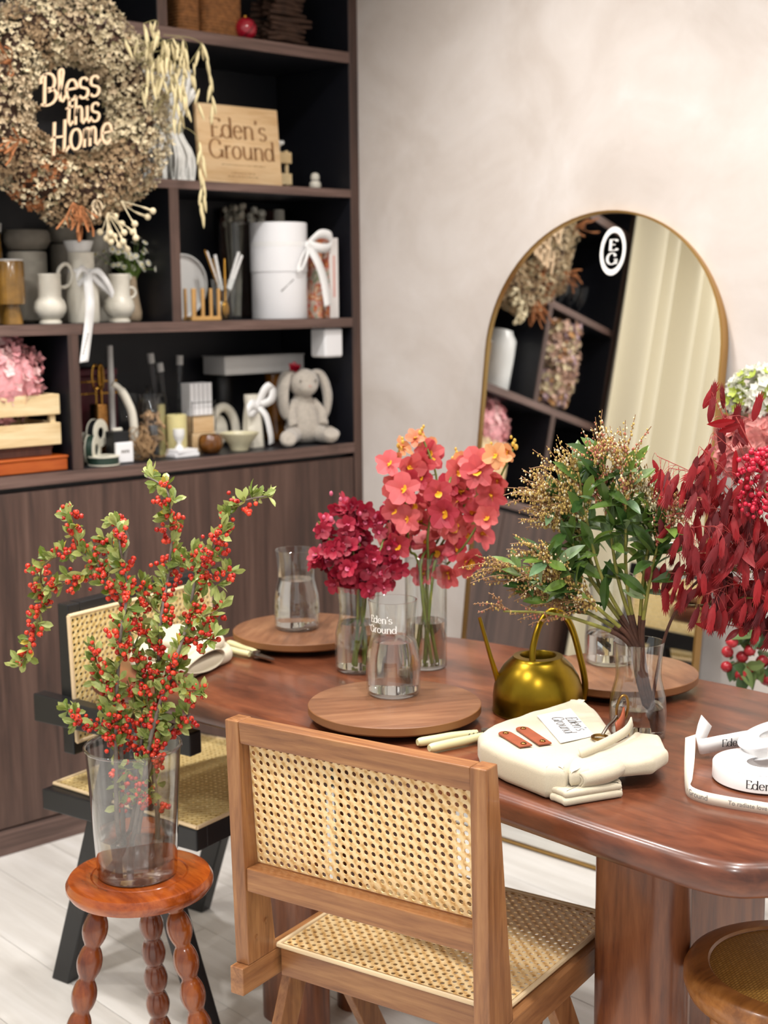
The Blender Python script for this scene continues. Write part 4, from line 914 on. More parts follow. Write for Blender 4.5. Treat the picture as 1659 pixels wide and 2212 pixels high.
for cx, cz, n_, m_ in ((-.03, -.31, 18, 2), (-.06, -.30, 12, 2), (.065, -.33, 12, 3), (-.24, -.12, 14, 2), (-.26, .1, 14, 2), (.12, -.29, 4, 3), (.02, -.29, 6, 0)):
    for k in range(n_):
        e = Vector((cx+R.gauss(0, .022), -.09+R.gauss(0, .02), cz+R.gauss(0, .022))); s0 = Vector((cx*.8, -.07, cz*.82)); mb.tube(spline([s0, s0.lerp(e, .6)+rvec(.01), e], 3), [.0012]*4+[.003]*3, 4, m_)
        if m_ == 3: mb.ell(e, .009, 7, 5, 3)
o = mb.build('dried_sprigs', Mw, wr, 80); o['kind'] = 'stuff'
# oat spikelets drooping on the right
oat = MB(); oat.lathe([(.0003, 0), (.0035, -.008), (.0052, -.022), (.0035, -.04), (.0003, -.05)], 6)
OAT = oat.mesh('oat_spikelet', plain('pale_oat', 'cfc094', .7, var=.1), 80); M_oat = plain('oat_straw', 'a59a6c', .8)
mb = MB(); k = 0
for i in range(24):
    a = R.uniform(-.1, 1.0); s0 = Vector((.2*cos(a), -.08, .2*sin(a)))
    e = Vector((R.uniform(.09, .33), -.1-R.uniform(0, .05), R.uniform(-.03, .22))); top = s0.lerp(e, .55)+Vector((.03, -.03, .05))
    path = spline([s0, top, e], 6); mb.tube(path, .0009, 4)
    for j in range(5, len(path), 2):
        p = path[j]; place('oat_spikelet', OAT, wr, M4(p+Vector((R.uniform(-.008, .008), R.uniform(-.008, .008), 0)), Matrix.Rotation(R.uniform(-.35, .35), 3, 'Y') @ Matrix.Rotation(R.uniform(-.3, .3), 3, 'X'), R.uniform(.7, 1.15)))
path = spline([(.24, -.08, .2), (.34, -.1, .19), (.372, -.1, .1), (.378, -.1, .02)], 6); mb.tube(path, .0009, 4)
for j in range(9, 19, 2): place('oat_spikelet', OAT, wr, M4(path[j], Matrix.Rotation(R.uniform(-.3, .3), 3, 'Y'), 1.1))
path = spline([(.25, -.1, -.03), (.315, -.11, -.06), (.322, -.11, -.16), (.33, -.11, -.255)], 6); mb.tube(path, .0009, 4)
for j in range(7, 19): place('oat_spikelet', OAT, wr, M4(path[j]+Vector((R.uniform(-.012, .012), 0, 0)), Matrix.Rotation(R.uniform(-.3, .3), 3, 'Y'), 1.0))
mb.build('oat_straws', M_oat, wr, 80)
M_letter = plain('laser_cut_birch', 'e6c8a4', .55)
def line(s, x0, z0, x1, z1, h, sl=.28):
    w = text_w(s, -.02); L = sqrt((x1-x0)**2+(z1-z0)**2); sc = L/w; a = atan2(z1-z0, x1-x0); vs_ = h/.74
    f = lambda yy: (lambda x, y: Vector((x0+(x*sc+y*vs_*sl)*cos(a)-y*vs_*sin(a), yy, z0+(x*sc+y*vs_*sl)*sin(a)+y*vs_*cos(a))))
    return f
le = MB()
for s, x0, z0, x1, z1, h in (('Bless', 1.846, 1.990, 2.018, 2.030, .074), ('this', 1.915, 1.943, 2.015, 1.966, .068), ('Home', 1.868, 1.872, 2.050, 1.914, .074)):
    f = line(s, x0-1.975, z0-2.0, x1-1.975, z1-2.0, h); text_mesh(le, s, f(-.074), .088, .05, -.02, f(-.068))
le.build('wooden_lettering', M_letter, wr, 0)
MB().tube([(0, .0, .19), (0, .06, .3), (0, .075, .62)], .0016, 6).build('hanging_cord', M_ribk, wr)

# ================================================================== things on the hidden shelf run that the mirror shows
lathe_thing('ribbed_white_vase', 'large white ribbed vase on the third shelf, seen in the mirror', 'vase', 1.72, 3.58, Z3, [('body', shell([(.06, 0), (.066, .006), (.068, .15), (.066, .21), (.05, .235), (.048, .245)], .004), M_ceramW)])
t = thing('dried_bouquet', 'tall bouquet of cream and mauve dried flowers, seen in the mirror', 'dried flowers', (1.43, 3.53, Z3))
Md = [plain('dried_blush', 'cfae9c', .8), plain('dried_cream_b', 'd6c6a4', .8), plain('dried_mauve', 'b59aa0', .8), plain('dried_peach', 'c99a66', .8)]
mb = MB(); fb = floret('f', [0], 5, .012, .008, .6)
for i in range(1300):
    z = R.uniform(.02, .35); r = .125*sqrt(R.random())*(1-.25*abs(z-.2)/.2); a = R.uniform(0, 6.28); p = Vector((r*cos(a), r*sin(a)*.75-.03, z)); d = (Vector((cos(a), sin(a), .3))+rvec(.6)).normalized()
    q = Vector((0, 0, 1)).rotation_difference(d).to_matrix()*R.uniform(.8, 1.5); bb = len(mb.v); mb.v += [tuple(p+q @ Vector(v)) for v in fb.v]; mb.f += [tuple(k+bb for k in f_) for f_ in fb.f]; mb.m += [int(3.99*abs(noise.noise(p*14))*1.6) % 4]*len(fb.f)
o = mb.build('dried_heads', Md, t, 0); o['kind'] = 'stuff'; MB().tube([(0, 0, 0), (0, 0, .3)], .02, 8).build('stem_bundle', M_oat, t)
for i in range(7):
    lathe_thing('stemmed_glass', ['first clear stemmed glass in a row high on the hidden shelf', 'second clear stemmed glass in the row on the hidden shelf', 'third clear stemmed glass in the row on the hidden shelf', 'fourth clear stemmed glass in the row on the hidden shelf', 'fifth clear stemmed glass in the row on the hidden shelf', 'sixth clear stemmed glass in the row on the hidden shelf', 'last clear stemmed glass in the row on the hidden shelf'][i], 'glass', 1.22+.075*(i % 4)+.03*(i//4), 3.55+.09*(i//4), Z2, [('glass', [(.0005, 0), (.03, 0), (.03, .003), (.004, .01), (.004, .06), (.02, .075), (.032, .11), (.032, .15)], M_gl)], 'stemmed glasses on the hidden shelf')

# ================================================================== stem paths (metres)
BR = {
  'B1': [(1.293, 2.137, 0.510), (1.288, 2.140, 0.585), (1.291, 2.138, 0.735), (1.294, 2.135, 0.811), (1.301, 2.129, 0.893), (1.309, 2.122, 0.935), (1.314, 2.117, 1.000), (1.309, 2.122, 1.045), (1.310, 2.120, 1.090), (1.302, 2.128, 1.125)],
  'B2': [(1.280, 2.148, 0.458), (1.297, 2.132, 0.524), (1.311, 2.120, 0.602), (1.323, 2.109, 0.723), (1.328, 2.105, 0.811), (1.322, 2.110, 0.867), (1.316, 2.116, 0.912), (1.296, 2.134, 0.980), (1.285, 2.144, 1.010), (1.269, 2.158, 1.039), (1.247, 2.178, 1.065)],
  'B2a': [(1.247, 2.178, 1.065), (1.221, 2.202, 1.058), (1.203, 2.218, 1.040), (1.195, 2.225, 1.010), (1.199, 2.221, 0.978), (1.191, 2.228, 0.943), (1.178, 2.241, 0.897), (1.162, 2.255, 0.855)],
  'B2b': [(1.247, 2.178, 1.065), (1.241, 2.183, 1.106), (1.236, 2.188, 1.139)],
  'B2c': [(1.269, 2.158, 1.039), (1.237, 2.187, 1.009), (1.210, 2.212, 1.001)],
  'B2d': [(1.285, 2.144, 1.010), (1.293, 2.137, 1.056), (1.283, 2.145, 1.089)],
  'B3': [(1.305, 2.125, 0.455), (1.310, 2.120, 0.550), (1.325, 2.107, 0.645), (1.338, 2.095, 0.731), (1.356, 2.079, 0.810), (1.368, 2.068, 0.843), (1.379, 2.058, 0.889), (1.392, 2.047, 0.943), (1.399, 2.040, 0.991), (1.406, 2.033, 1.037), (1.427, 2.015, 1.068), (1.442, 2.001, 1.113), (1.457, 1.988, 1.142), (1.473, 1.973, 1.160), (1.502, 1.947, 1.165)],
  'B3a': [(1.406, 2.033, 1.037), (1.428, 2.013, 1.017), (1.445, 1.998, 1.029)],
  'B3b': [(1.394, 2.045, 0.950), (1.417, 2.024, 0.960), (1.438, 2.005, 0.968)],
  'B3c': [(1.382, 2.055, 0.896), (1.410, 2.030, 0.915), (1.431, 2.011, 0.920)],
  'B3d': [(1.367, 2.069, 0.840), (1.387, 2.051, 0.828), (1.408, 2.032, 0.826)],
  'B4': [(1.339, 2.094, 0.510), (1.340, 2.093, 0.602), (1.336, 2.097, 0.688), (1.342, 2.092, 0.808), (1.352, 2.083, 0.892), (1.356, 2.079, 0.953), (1.360, 2.075, 1.001), (1.363, 2.073, 1.025), (1.368, 2.068, 1.086), (1.368, 2.069, 1.118), (1.370, 2.066, 1.159), (1.360, 2.076, 1.181), (1.334, 2.099, 1.194)],
  'B4a': [(1.356, 2.079, 0.953), (1.333, 2.100, 0.976), (1.327, 2.105, 1.008)],
  'B4b': [(1.352, 2.083, 0.892), (1.332, 2.101, 0.914), (1.320, 2.112, 0.943)],
  'B4c': [(1.363, 2.073, 1.025), (1.386, 2.052, 1.042), (1.401, 2.038, 1.061)],
  'B5': [(1.295, 2.135, 0.480), (1.294, 2.136, 0.620), (1.294, 2.135, 0.715), (1.281, 2.147, 0.758), (1.262, 2.164, 0.745), (1.238, 2.186, 0.762), (1.227, 2.196, 0.780)],
  'B5a': [(1.294, 2.135, 0.715), (1.283, 2.146, 0.809), (1.266, 2.161, 0.860), (1.264, 2.163, 0.898)],
  'B5b': [(1.293, 2.136, 0.732), (1.276, 2.151, 0.809), (1.257, 2.169, 0.826)],
  'B5c': [(1.293, 2.136, 0.732), (1.315, 2.116, 0.783), (1.308, 2.123, 0.834)],
  'B6': [(1.315, 2.116, 0.550), (1.330, 2.102, 0.654), (1.347, 2.087, 0.722), (1.368, 2.068, 0.750), (1.390, 2.048, 0.775)],
  'B6a': [(1.337, 2.096, 0.688), (1.342, 2.092, 0.757), (1.334, 2.099, 0.808), (1.345, 2.089, 0.859)],
  'B6b': [(1.347, 2.087, 0.722), (1.325, 2.107, 0.680), (1.303, 2.127, 0.671)],
  'B6c': [(1.330, 2.103, 0.645), (1.317, 2.115, 0.611), (1.331, 2.102, 0.636)],
}
PST = [
  [(1.955, 1.458, 0.738), (1.937, 1.474, 0.840), (1.925, 1.485, 0.910), (1.880, 1.526, 0.972), (1.835, 1.567, 1.030), (1.808, 1.591, 1.066)],
  [(1.958, 1.455, 0.735), (1.943, 1.468, 0.832), (1.929, 1.482, 0.910), (1.879, 1.527, 1.005), (1.840, 1.562, 1.102), (1.820, 1.581, 1.154)],
  [(1.951, 1.462, 0.740), (1.940, 1.471, 0.840), (1.928, 1.483, 0.914), (1.885, 1.521, 1.021), (1.864, 1.541, 1.126), (1.853, 1.550, 1.205)],
  [(1.960, 1.454, 0.733), (1.943, 1.468, 0.832), (1.931, 1.480, 0.914), (1.906, 1.503, 1.020), (1.890, 1.517, 1.133), (1.877, 1.528, 1.229)],
  [(1.963, 1.451, 0.731), (1.946, 1.466, 0.831), (1.932, 1.479, 0.914), (1.916, 1.494, 1.020), (1.910, 1.498, 1.125), (1.907, 1.502, 1.209)],
  [(1.960, 1.454, 0.740), (1.946, 1.466, 0.831), (1.936, 1.475, 0.914), (1.937, 1.474, 1.012), (1.943, 1.469, 1.100), (1.941, 1.471, 1.164)],
  [(1.964, 1.449, 0.731), (1.948, 1.465, 0.823), (1.938, 1.473, 0.914), (1.941, 1.470, 0.996), (1.950, 1.462, 1.076), (1.961, 1.452, 1.124)],
  [(1.954, 1.459, 0.740), (1.937, 1.474, 0.832), (1.923, 1.487, 0.910), (1.868, 1.537, 0.960), (1.821, 1.580, 0.989), (1.785, 1.612, 1.022)],
  [(1.952, 1.460, 0.740), (1.934, 1.477, 0.840), (1.919, 1.491, 0.910), (1.862, 1.542, 0.948), (1.815, 1.585, 0.965), (1.759, 1.636, 0.971)],
  [(1.957, 1.456, 0.740), (1.942, 1.470, 0.832), (1.929, 1.482, 0.910), (1.891, 1.516, 0.988), (1.870, 1.535, 1.061), (1.858, 1.546, 1.110)],
]
OLV = [(1.953, 1.459, 0.840), (1.969, 1.445, 0.905), (1.975, 1.439, 0.963), (1.997, 1.420, 1.009), (2.020, 1.399, 1.033), (2.046, 1.375, 1.047), (2.073, 1.351, 1.054)]
OLV2 = [(1.974, 1.440, 0.954), (1.998, 1.419, 0.979), (2.039, 1.382, 0.980), (2.074, 1.349, 0.975), (2.101, 1.325, 0.969)]
ROS = [
  [(1.883, 2.157, 0.756), (1.895, 2.146, 0.883), (1.861, 2.177, 0.981), (1.827, 2.208, 1.058)],
  [(1.887, 2.153, 0.756), (1.899, 2.143, 0.883), (1.879, 2.161, 0.990), (1.859, 2.179, 1.086)],
  [(1.890, 2.150, 0.756), (1.902, 2.139, 0.883), (1.893, 2.148, 0.999), (1.897, 2.144, 1.086)],
  [(1.894, 2.147, 0.756), (1.906, 2.136, 0.883), (1.917, 2.126, 0.990), (1.935, 2.109, 1.066)],
  [(1.898, 2.144, 0.756), (1.909, 2.133, 0.883), (1.924, 2.120, 0.951), (1.947, 2.099, 1.018)],
  [(1.887, 2.153, 0.756), (1.899, 2.143, 0.874), (1.860, 2.177, 0.932), (1.819, 2.215, 0.981)],
  [(1.893, 2.148, 0.756), (1.902, 2.139, 0.874), (1.903, 2.139, 0.941), (1.882, 2.157, 1.019)],
]
COS = [
  [(1.995, 2.079, 0.750), (1.982, 2.092, 0.878), (1.975, 2.098, 0.995), (1.969, 2.103, 1.111), (1.960, 2.111, 1.192)],
  [(1.999, 2.076, 0.750), (1.989, 2.085, 0.898), (2.004, 2.072, 1.024), (2.018, 2.059, 1.129), (1.997, 2.077, 1.215)],
  [(2.002, 2.073, 0.750), (1.992, 2.082, 0.888), (2.021, 2.056, 1.004), (2.032, 2.046, 1.110), (2.046, 2.033, 1.167)],
  [(2.005, 2.071, 0.750), (1.996, 2.079, 0.888), (2.021, 2.056, 0.985), (2.063, 2.017, 1.090), (2.093, 1.991, 1.185)],
  [(2.006, 2.070, 0.750), (1.996, 2.079, 0.878), (2.024, 2.053, 0.946), (2.070, 2.011, 1.023), (2.133, 1.954, 1.194)],
]
GR = [
  [(2.140, 1.224, 0.842), (2.075, 1.282, 1.106), (2.015, 1.337, 1.255), (1.985, 1.364, 1.340)],
  [(2.140, 1.224, 0.842), (2.069, 1.288, 1.130), (2.021, 1.332, 1.255), (2.002, 1.349, 1.336)],
  [(2.140, 1.224, 0.842), (2.065, 1.292, 1.067), (1.994, 1.357, 1.178), (1.913, 1.430, 1.237)],
  [(2.140, 1.224, 0.842), (2.053, 1.303, 1.083), (1.982, 1.367, 1.193), (1.924, 1.419, 1.221)],
  [(2.140, 1.224, 0.842), (2.059, 1.297, 1.051), (1.994, 1.356, 1.147), (1.920, 1.424, 1.140)],
  [(2.140, 1.224, 0.842), (2.054, 1.302, 1.028), (1.995, 1.356, 1.115), (1.943, 1.403, 1.124)],
  [(2.140, 1.224, 0.842), (2.059, 1.298, 1.083), (2.005, 1.346, 1.193), (1.958, 1.389, 1.256)],
  [(2.140, 1.224, 0.842), (2.070, 1.288, 1.106), (2.016, 1.337, 1.224), (1.975, 1.374, 1.279)],
  [(2.140, 1.224, 0.842), (2.049, 1.306, 1.004), (1.984, 1.365, 1.068), (1.927, 1.417, 1.069)],
  [(2.140, 1.224, 0.842), (2.049, 1.306, 0.988), (1.991, 1.359, 1.028), (1.933, 1.412, 1.037)],
  [(2.140, 1.224, 0.842), (2.065, 1.292, 1.051), (2.017, 1.336, 1.162), (1.982, 1.367, 1.209)],
  [(2.140, 1.224, 0.842), (2.055, 1.301, 0.988), (2.008, 1.344, 1.044), (1.972, 1.376, 1.084)],
  [(2.140, 1.224, 0.842), (2.073, 1.285, 0.964), (2.020, 1.333, 1.020), (1.974, 1.375, 1.005)],
]
RB = [(2.094, 1.198, 0.856), (2.054, 1.234, 1.076), (2.007, 1.277, 1.199)]
RLV = [(2.008, 1.343, 1.301), (1.993, 1.357, 1.193), (2.023, 1.330, 1.162), (2.046, 1.309, 1.122), (1.995, 1.355, 1.107), (2.019, 1.334, 1.060), (2.041, 1.313, 1.083), (1.986, 1.363, 0.949), (2.015, 1.337, 0.964), (2.044, 1.311, 0.980), (1.987, 1.362, 1.044), (2.031, 1.322, 1.020), (2.009, 1.343, 0.996), (2.048, 1.307, 1.028)]
PKF = [(2.665, 1.740, 1.193), (2.638, 1.764, 1.209), (2.684, 1.722, 1.152), (2.647, 1.756, 1.153)]
WHF = [(2.674, 1.731, 1.289), (2.644, 1.758, 1.269), (2.689, 1.717, 1.258)]
CRB = [(2.638, 1.763, 0.741), (2.670, 1.735, 0.752), (2.654, 1.749, 0.781), (2.696, 1.711, 0.775), (2.636, 1.765, 0.712), (2.669, 1.735, 0.720), (2.660, 1.744, 0.702), (2.690, 1.717, 0.728), (2.675, 1.730, 0.680), (2.655, 1.748, 0.664), (2.694, 1.713, 0.690), (2.680, 1.726, 0.657), (2.699, 1.708, 0.653), (2.633, 1.768, 0.681)]
CRS = [(2.853, 1.568, 0.485), (2.779, 1.636, 0.668), (2.716, 1.693, 0.743), (2.655, 1.749, 0.765)]
CRS2 = [(2.853, 1.568, 0.485), (2.765, 1.648, 0.615), (2.702, 1.705, 0.669), (2.652, 1.751, 0.691)]

# ================================================================== things on the table
TZ = T+.0008
M_tt = wood('turntable_walnut', '5f3d28', '7a5238', '8f6648', axis=0, scale=1.0, stretch=7, rough=.38, bmp=.04)
M_ply = wood('turntable_edge', '6d4324', '8d5d35', 'a67549', axis=2, scale=.25, stretch=.2, rough=.5, bmp=.03)
M_water = fluid('water', (1, 1, 1), 1.33); M_wbrown = fluid('cloudy_water', (.93, .90, .84), 1.33)
M_glass2 = thin_glass('carafe_glass', (.975, .985, .98), 0, 1.5, 1.5)
def turntable(x, y, label, Rr=.158):
    t = thing('turntable', label, 'turntable', (x, y, TZ), R.uniform(0, 3), 'round wooden turntables on the table')
    MB().lathe([(.0005, 0), (.1, 0), (.1, .013), (.0005, .013)], 40).build('base', M_ribk, t)
    MB().lathe([(.0005, .0135), (Rr-.004, .0135), (Rr, .017), (Rr, .0295), (Rr-.001, .0305)], 80).build('edge', M_ply, t, 40)
    MB().lathe([(Rr-.001, .0305), (Rr-.003, .0312), (.0005, .0312)], 80).build('top', M_tt, t, 60)
    return TZ+.0312
CAR = [(.044, 0), (.0485, .004), (.0505, .012), (.051, .05), (.049, .078), (.044, .098), (.0415, .108), (.0405, .12), (.0412, .14), (.0435, .165), (.0455, .178)]
def inner(prof, th, z0, z1):
    out = []
    for r, z in prof: out.append((r-th, z))
    pts = [(r, z) for r, z in out if z0 < z < z1]
    def ra(z):
        for (r0, a), (r1, b) in zip(out, out[1:]):
            if a <= z <= b: return r0+(r1-r0)*(z-a)/max(b-a, 1e-6)
        return out[-1][0]
    return [(ra(z0), z0)]+pts+[(ra(z1), z1)]
def carafe(name, label, cat, x, y, z, prof, level, water=None, th=.0024, text=None, seg=56, group=None):
    t = thing(name, label, cat, (x, y, z+.0006), 0, group)
    g = MB().lathe(shell(prof, th), seg).build('glass', M_glass2, t, 60)
    if level:
        q = inner(prof, th+.0003, .009, level); MB().lathe([(.0005, .009)]+q+[(.0005, level)], seg).build('water', water or M_water, t, 60)
    MB().lathe([(prof[-1][0]-th, prof[-1][1]), (prof[-1][0]-th/2, prof[-1][1]+.0012), (prof[-1][0], prof[-1][1])], seg).build('rim', M_glass2, t, 80)
    return t
z = turntable(1.699, 1.847, 'nearest walnut turntable holding a lettered water carafe')
t = carafe('water_carafe', 'glass carafe with white shop lettering, half full of water, on the nearest turntable', 'carafe', 1.738, 1.892, z, CAR, .102, group='water carafes')
mb = MB(); rc = .0445
def onc(a0, z0, s, r=rc): return lambda x, y: Vector(((r-.0)*cos(a0+x*s/r), (r-.0)*sin(a0+x*s/r), z0+y*s))
cam_a = atan2(-1.892, -1.738)
text_mesh(mb, "Eden's", onc(cam_a-1.1, .142, .0175), .12, .05); text_mesh(mb, 'Ground', onc(cam_a-1.15, .124, .0175), .12, .05); mb.build('lettering', M_sticker, [c_ for c_ in t.children if c_.name.startswith('glass')][0], 0)
z = turntable(1.956, 2.425, 'walnut turntable at the far left of the table')
carafe('water_carafe', 'glass carafe of water on the far left turntable', 'carafe', 1.945, 2.435, z, CAR, .112, group='water carafes')
z = turntable(2.17, 1.70, 'walnut turntable at the back behind the brass watering can', .150)
carafe('water_carafe', 'glass carafe on the back turntable behind the leafy bouquet', 'carafe', 2.205, 1.755, z, CAR, .06, group='water carafes')

# ------------------------------------------------------------------ orchids
def petal_mesh(mb, L, Wd, cup, M, mi=0, n=7):
    pa, pb, pm_ = [], [], []
    for i in range(n+1):
        s = i/n; w = Wd/2*sin(pi*min(.985, .10+.80*s**1.15))**.7 if i < n else .0004
        z = cup*L*(s-s*s*.8)+0; pa.append(M @ Vector((-w, L*s, z+.12*w))); pb.append(M @ Vector((w, L*s, z+.12*w))); pm_.append(M @ Vector((0, L*s, z-.05*w)))
    mb.strip(pa, pm_, mi); mb.strip(pm_, pb, mi)
def orchid(mats, L, Wd, seed):
    r_ = random.Random(seed); mb = MB()
    for k, (a, l, w) in enumerate(((90, 1, .72), (18, 1.0, .95), (162, 1.0, .95), (235, 1.0, .7), (305, 1.0, .7))):
        M = Matrix.Rotation(radians(a-90), 3, 'Z') @ Matrix.Rotation(radians(r_.uniform(5, 32)), 3, 'X'); petal_mesh(mb, L*l, Wd*w*1.02, .25, M)
    petal_mesh(mb, L*.55, Wd*.5, .6, Matrix.Rotation(radians(180), 3, 'Z') @ Matrix.Rotation(radians(60), 3, 'X'), 1); mb.ell((0, .0005, .002), (L*.09, L*.09, L*.14), 7, 5, 1)
    return mb.mesh('orchid_flower', mats, 80)
M_or1 = leafmat('crimson_petal', '7d0a24', 'b01f3c', .5, .2, 60); M_or1b = plain('pink_lip', 'd0607e', .5)
M_or2 = leafmat('coral_petal', 'c23f50', 'e0706c', .5, .3, 60); M_or2b = plain('golden_lip', 'e0a21f', .45); M_or3 = leafmat('peach_petal', 'd8795a', 'efb27c', .5, .3, 60)
ORC = [orchid([M_or1, M_or1b], .021, .019, s) for s in (1, 2, 3)]; ORC2 = [orchid([M_or2, M_or2b], .034, .032, s) for s in (4, 5, 6)]; ORC3 = [orchid([M_or3, M_or2b], .026, .023, s) for s in (7, 8)]
bud = MB(); bud.ell((0, 0, 0), (.0042, .0042, .006), 8, 6); BUD = bud.mesh('bud', plain('crimson_bud', 'c25a76', .5)); BUD2 = bud.mesh('bud', plain('yellow_bud', 'c9a13c', .5)); M_ost = plain('orchid_stem', '6b7a35', .5, var=.2)
CAMP = Vector((0, 0, 1.5))
def face_cam(p, spread):
    d = (CAMP-p).normalized(); return (d+rvec(spread)).normalized()
def orient(d, roll):
    return Vector((0, 0, 1)).rotation_difference(d).to_matrix() @ Matrix.Rotation(roll, 3, 'Z')
redv = carafe('orchid_vase', 'clear flared glass vase with water holding crimson orchids', 'vase', 1.885, 2.155, TZ, [(r*1.0, zz) for r, zz in CAR], .10, M_wbrown)
for i, s in enumerate(ROS):
    b = Vector((1.885, 2.155, TZ+.012)); loc = b+Vector((R.uniform(-.02, .02), R.uniform(-.02, .02), 0))
    jit = [Vector((0, 0, 0))]+[Vector((R.uniform(-.012, .012), R.uniform(-.012, .012), 0))]+[Vector((.6648, .7321, 0))*R.uniform(-.05, .045)+Vector((0, 0, 0)) for _ in s[2:]]
    pts = [Vector(p)+j for p, j in zip(s, jit)]; pts[0] = loc; pts[1] = Vector((1.885, 2.155, 0))+Vector((R.uniform(-.018, .018), R.uniform(-.018, .018), .905))
    t = thing('crimson_orchid_stem', ['crimson orchid spray leaning to the upper left of its vase', 'crimson orchid spray rising left of centre in its vase', 'crimson orchid spray rising upright in the middle of its vase', 'crimson orchid spray rising right of centre in its vase', 'crimson orchid spray leaning furthest right in its vase', 'low crimson orchid spray leaning over the left carafe', 'short crimson orchid spray at the front of its vase'][i], 'orchid', loc, 0, 'crimson orchid sprays in the flared vase')
    path = [p-loc for p in spline(pts, 8)]; MB().tube(path, .0024, 6).build('stem', M_ost, t, 80); n = len(path)
    for k in range(24):
        f = .48+.52*(k/23); p = path[min(n-1, int(f*(n-1)))]; off = rvec().normalized()*R.uniform(.012, .042)*(1.1-.45*(f-.48)/.52); off.z *= .7; q = p+off
        place('orchid_flower', ORC[k % 3], t, M4(q, orient((off.normalized()*.8+face_cam(q+loc, .5)).normalized(), R.uniform(0, 6.28)), R.uniform(.85, 1.2)))
    for k in range(5): place('bud', BUD, t, M4(path[-1-k]+rvec(.02), None, R.uniform(.7, 1.2)))
tallv = carafe('tall_cylinder_vase', 'tall straight glass vase half full of water holding coral orchids', 'vase', 2.0, 2.075, TZ, [(.038, 0), (.0425, .004), (.043, .1), (.0435, .235)], .098, M_wbrown)
for i, s in enumerate(COS):
    loc = Vector((2.0+R.uniform(-.02, .02), 2.075+R.uniform(-.02, .02), TZ+.012)); F = Vector((.6648, .7321, 0))
    pts = [Vector(p)+F*(R.uniform(-.04, .04) if k > 1 else 0) for k, p in enumerate(s)]; pts[0] = loc; pts[1] = Vector((2.0+R.uniform(-.015, .015), 2.075+R.uniform(-.015, .015), .955))
    t = thing('coral_orchid_stem', ['coral orchid spray at the far left of the tall vase', 'coral orchid spray rising straight up from the tall vase', 'coral orchid spray in the middle with the largest blooms', 'coral orchid spray leaning right with peach tip', 'coral orchid spray leaning furthest right behind the leafy bouquet'][i], 'orchid', loc, 0, 'coral orchid sprays in the tall vase')
    path = [p-loc for p in spline(pts, 8)]; n = len(path); MB().tube(path, [.0034-.0014*k/n for k in range(n)], 7).build('stem', M_ost, t, 80)
    for k in range(13):
        f = .5+.5*(k/12); p = path[min(n-1, int(f*(n-1)))]; off = rvec().normalized()*R.uniform(.022, .05)*(1-.5*(f-.5)/.5); off.z *= .6; q = p+off; me = ORC2[k % 3] if f < .93 else ORC3[k % 2]
        place('orchid_flower', me, t, M4(q, orient((off.normalized()*.45+face_cam(q+loc, .55)).normalized(), R.uniform(-.8, .8)), R.uniform(.85, 1.15)))
        MB().tube([p, q-(q-p)*.1], .0012, 5).build('flower_stalk', M_ost, t)
    for k in range(4): place('bud', BUD2, t, M4(path[-1]+Vector((R.uniform(-.008, .008), R.uniform(-.008, .008), .004+.007*k)), None, 1.1-.15*k))

# ------------------------------------------------------------------ watering can
M_can = plain('aged_brass', '8f7420', .3, 1, var=.22, nscale=14); M_mouthshade = plain('can_mouth_shade', '14110c', .8)
wc = thing('watering_can', 'domed brass watering can with a tall loop handle and thin spout', 'watering can', (1.925, 1.70, TZ), atan2(-.673, .739))
MB().lathe([(.0005, 0), (.083, 0), (.085, .003), (.0835, .007), (.0835, .03), (.081, .05), (.075, .068), (.064, .086), (.052, .098), (.047, .102), (.046, .105), (.034, .1065), (.033, .105), (.033, .09)], 64).build('body', M_can, wc, 50)
MB().lathe([(.033, .088), (.0005, .088)], 32).build('opening', M_mouthshade, wc)  # near-black disc across the mouth: shade of the can's inside put into colour
MB().tube(spline([(-.014, -.036, .104), (-.012, -.03, .13), (.004, -.012, .172), (.03, 0, .19), (.058, 0, .165), (.078, 0, .1), (.0875, 0, .05), (.084, 0, .02)], 8), .0062, 12).build('handle', M_can, wc, 60)
MB().tube([(-.07, .0, .045), (-.088, .0, .105), (-.108, 0, .178)], [.0062, .0042, .0034], 12).build('spout', M_can, wc, 60)

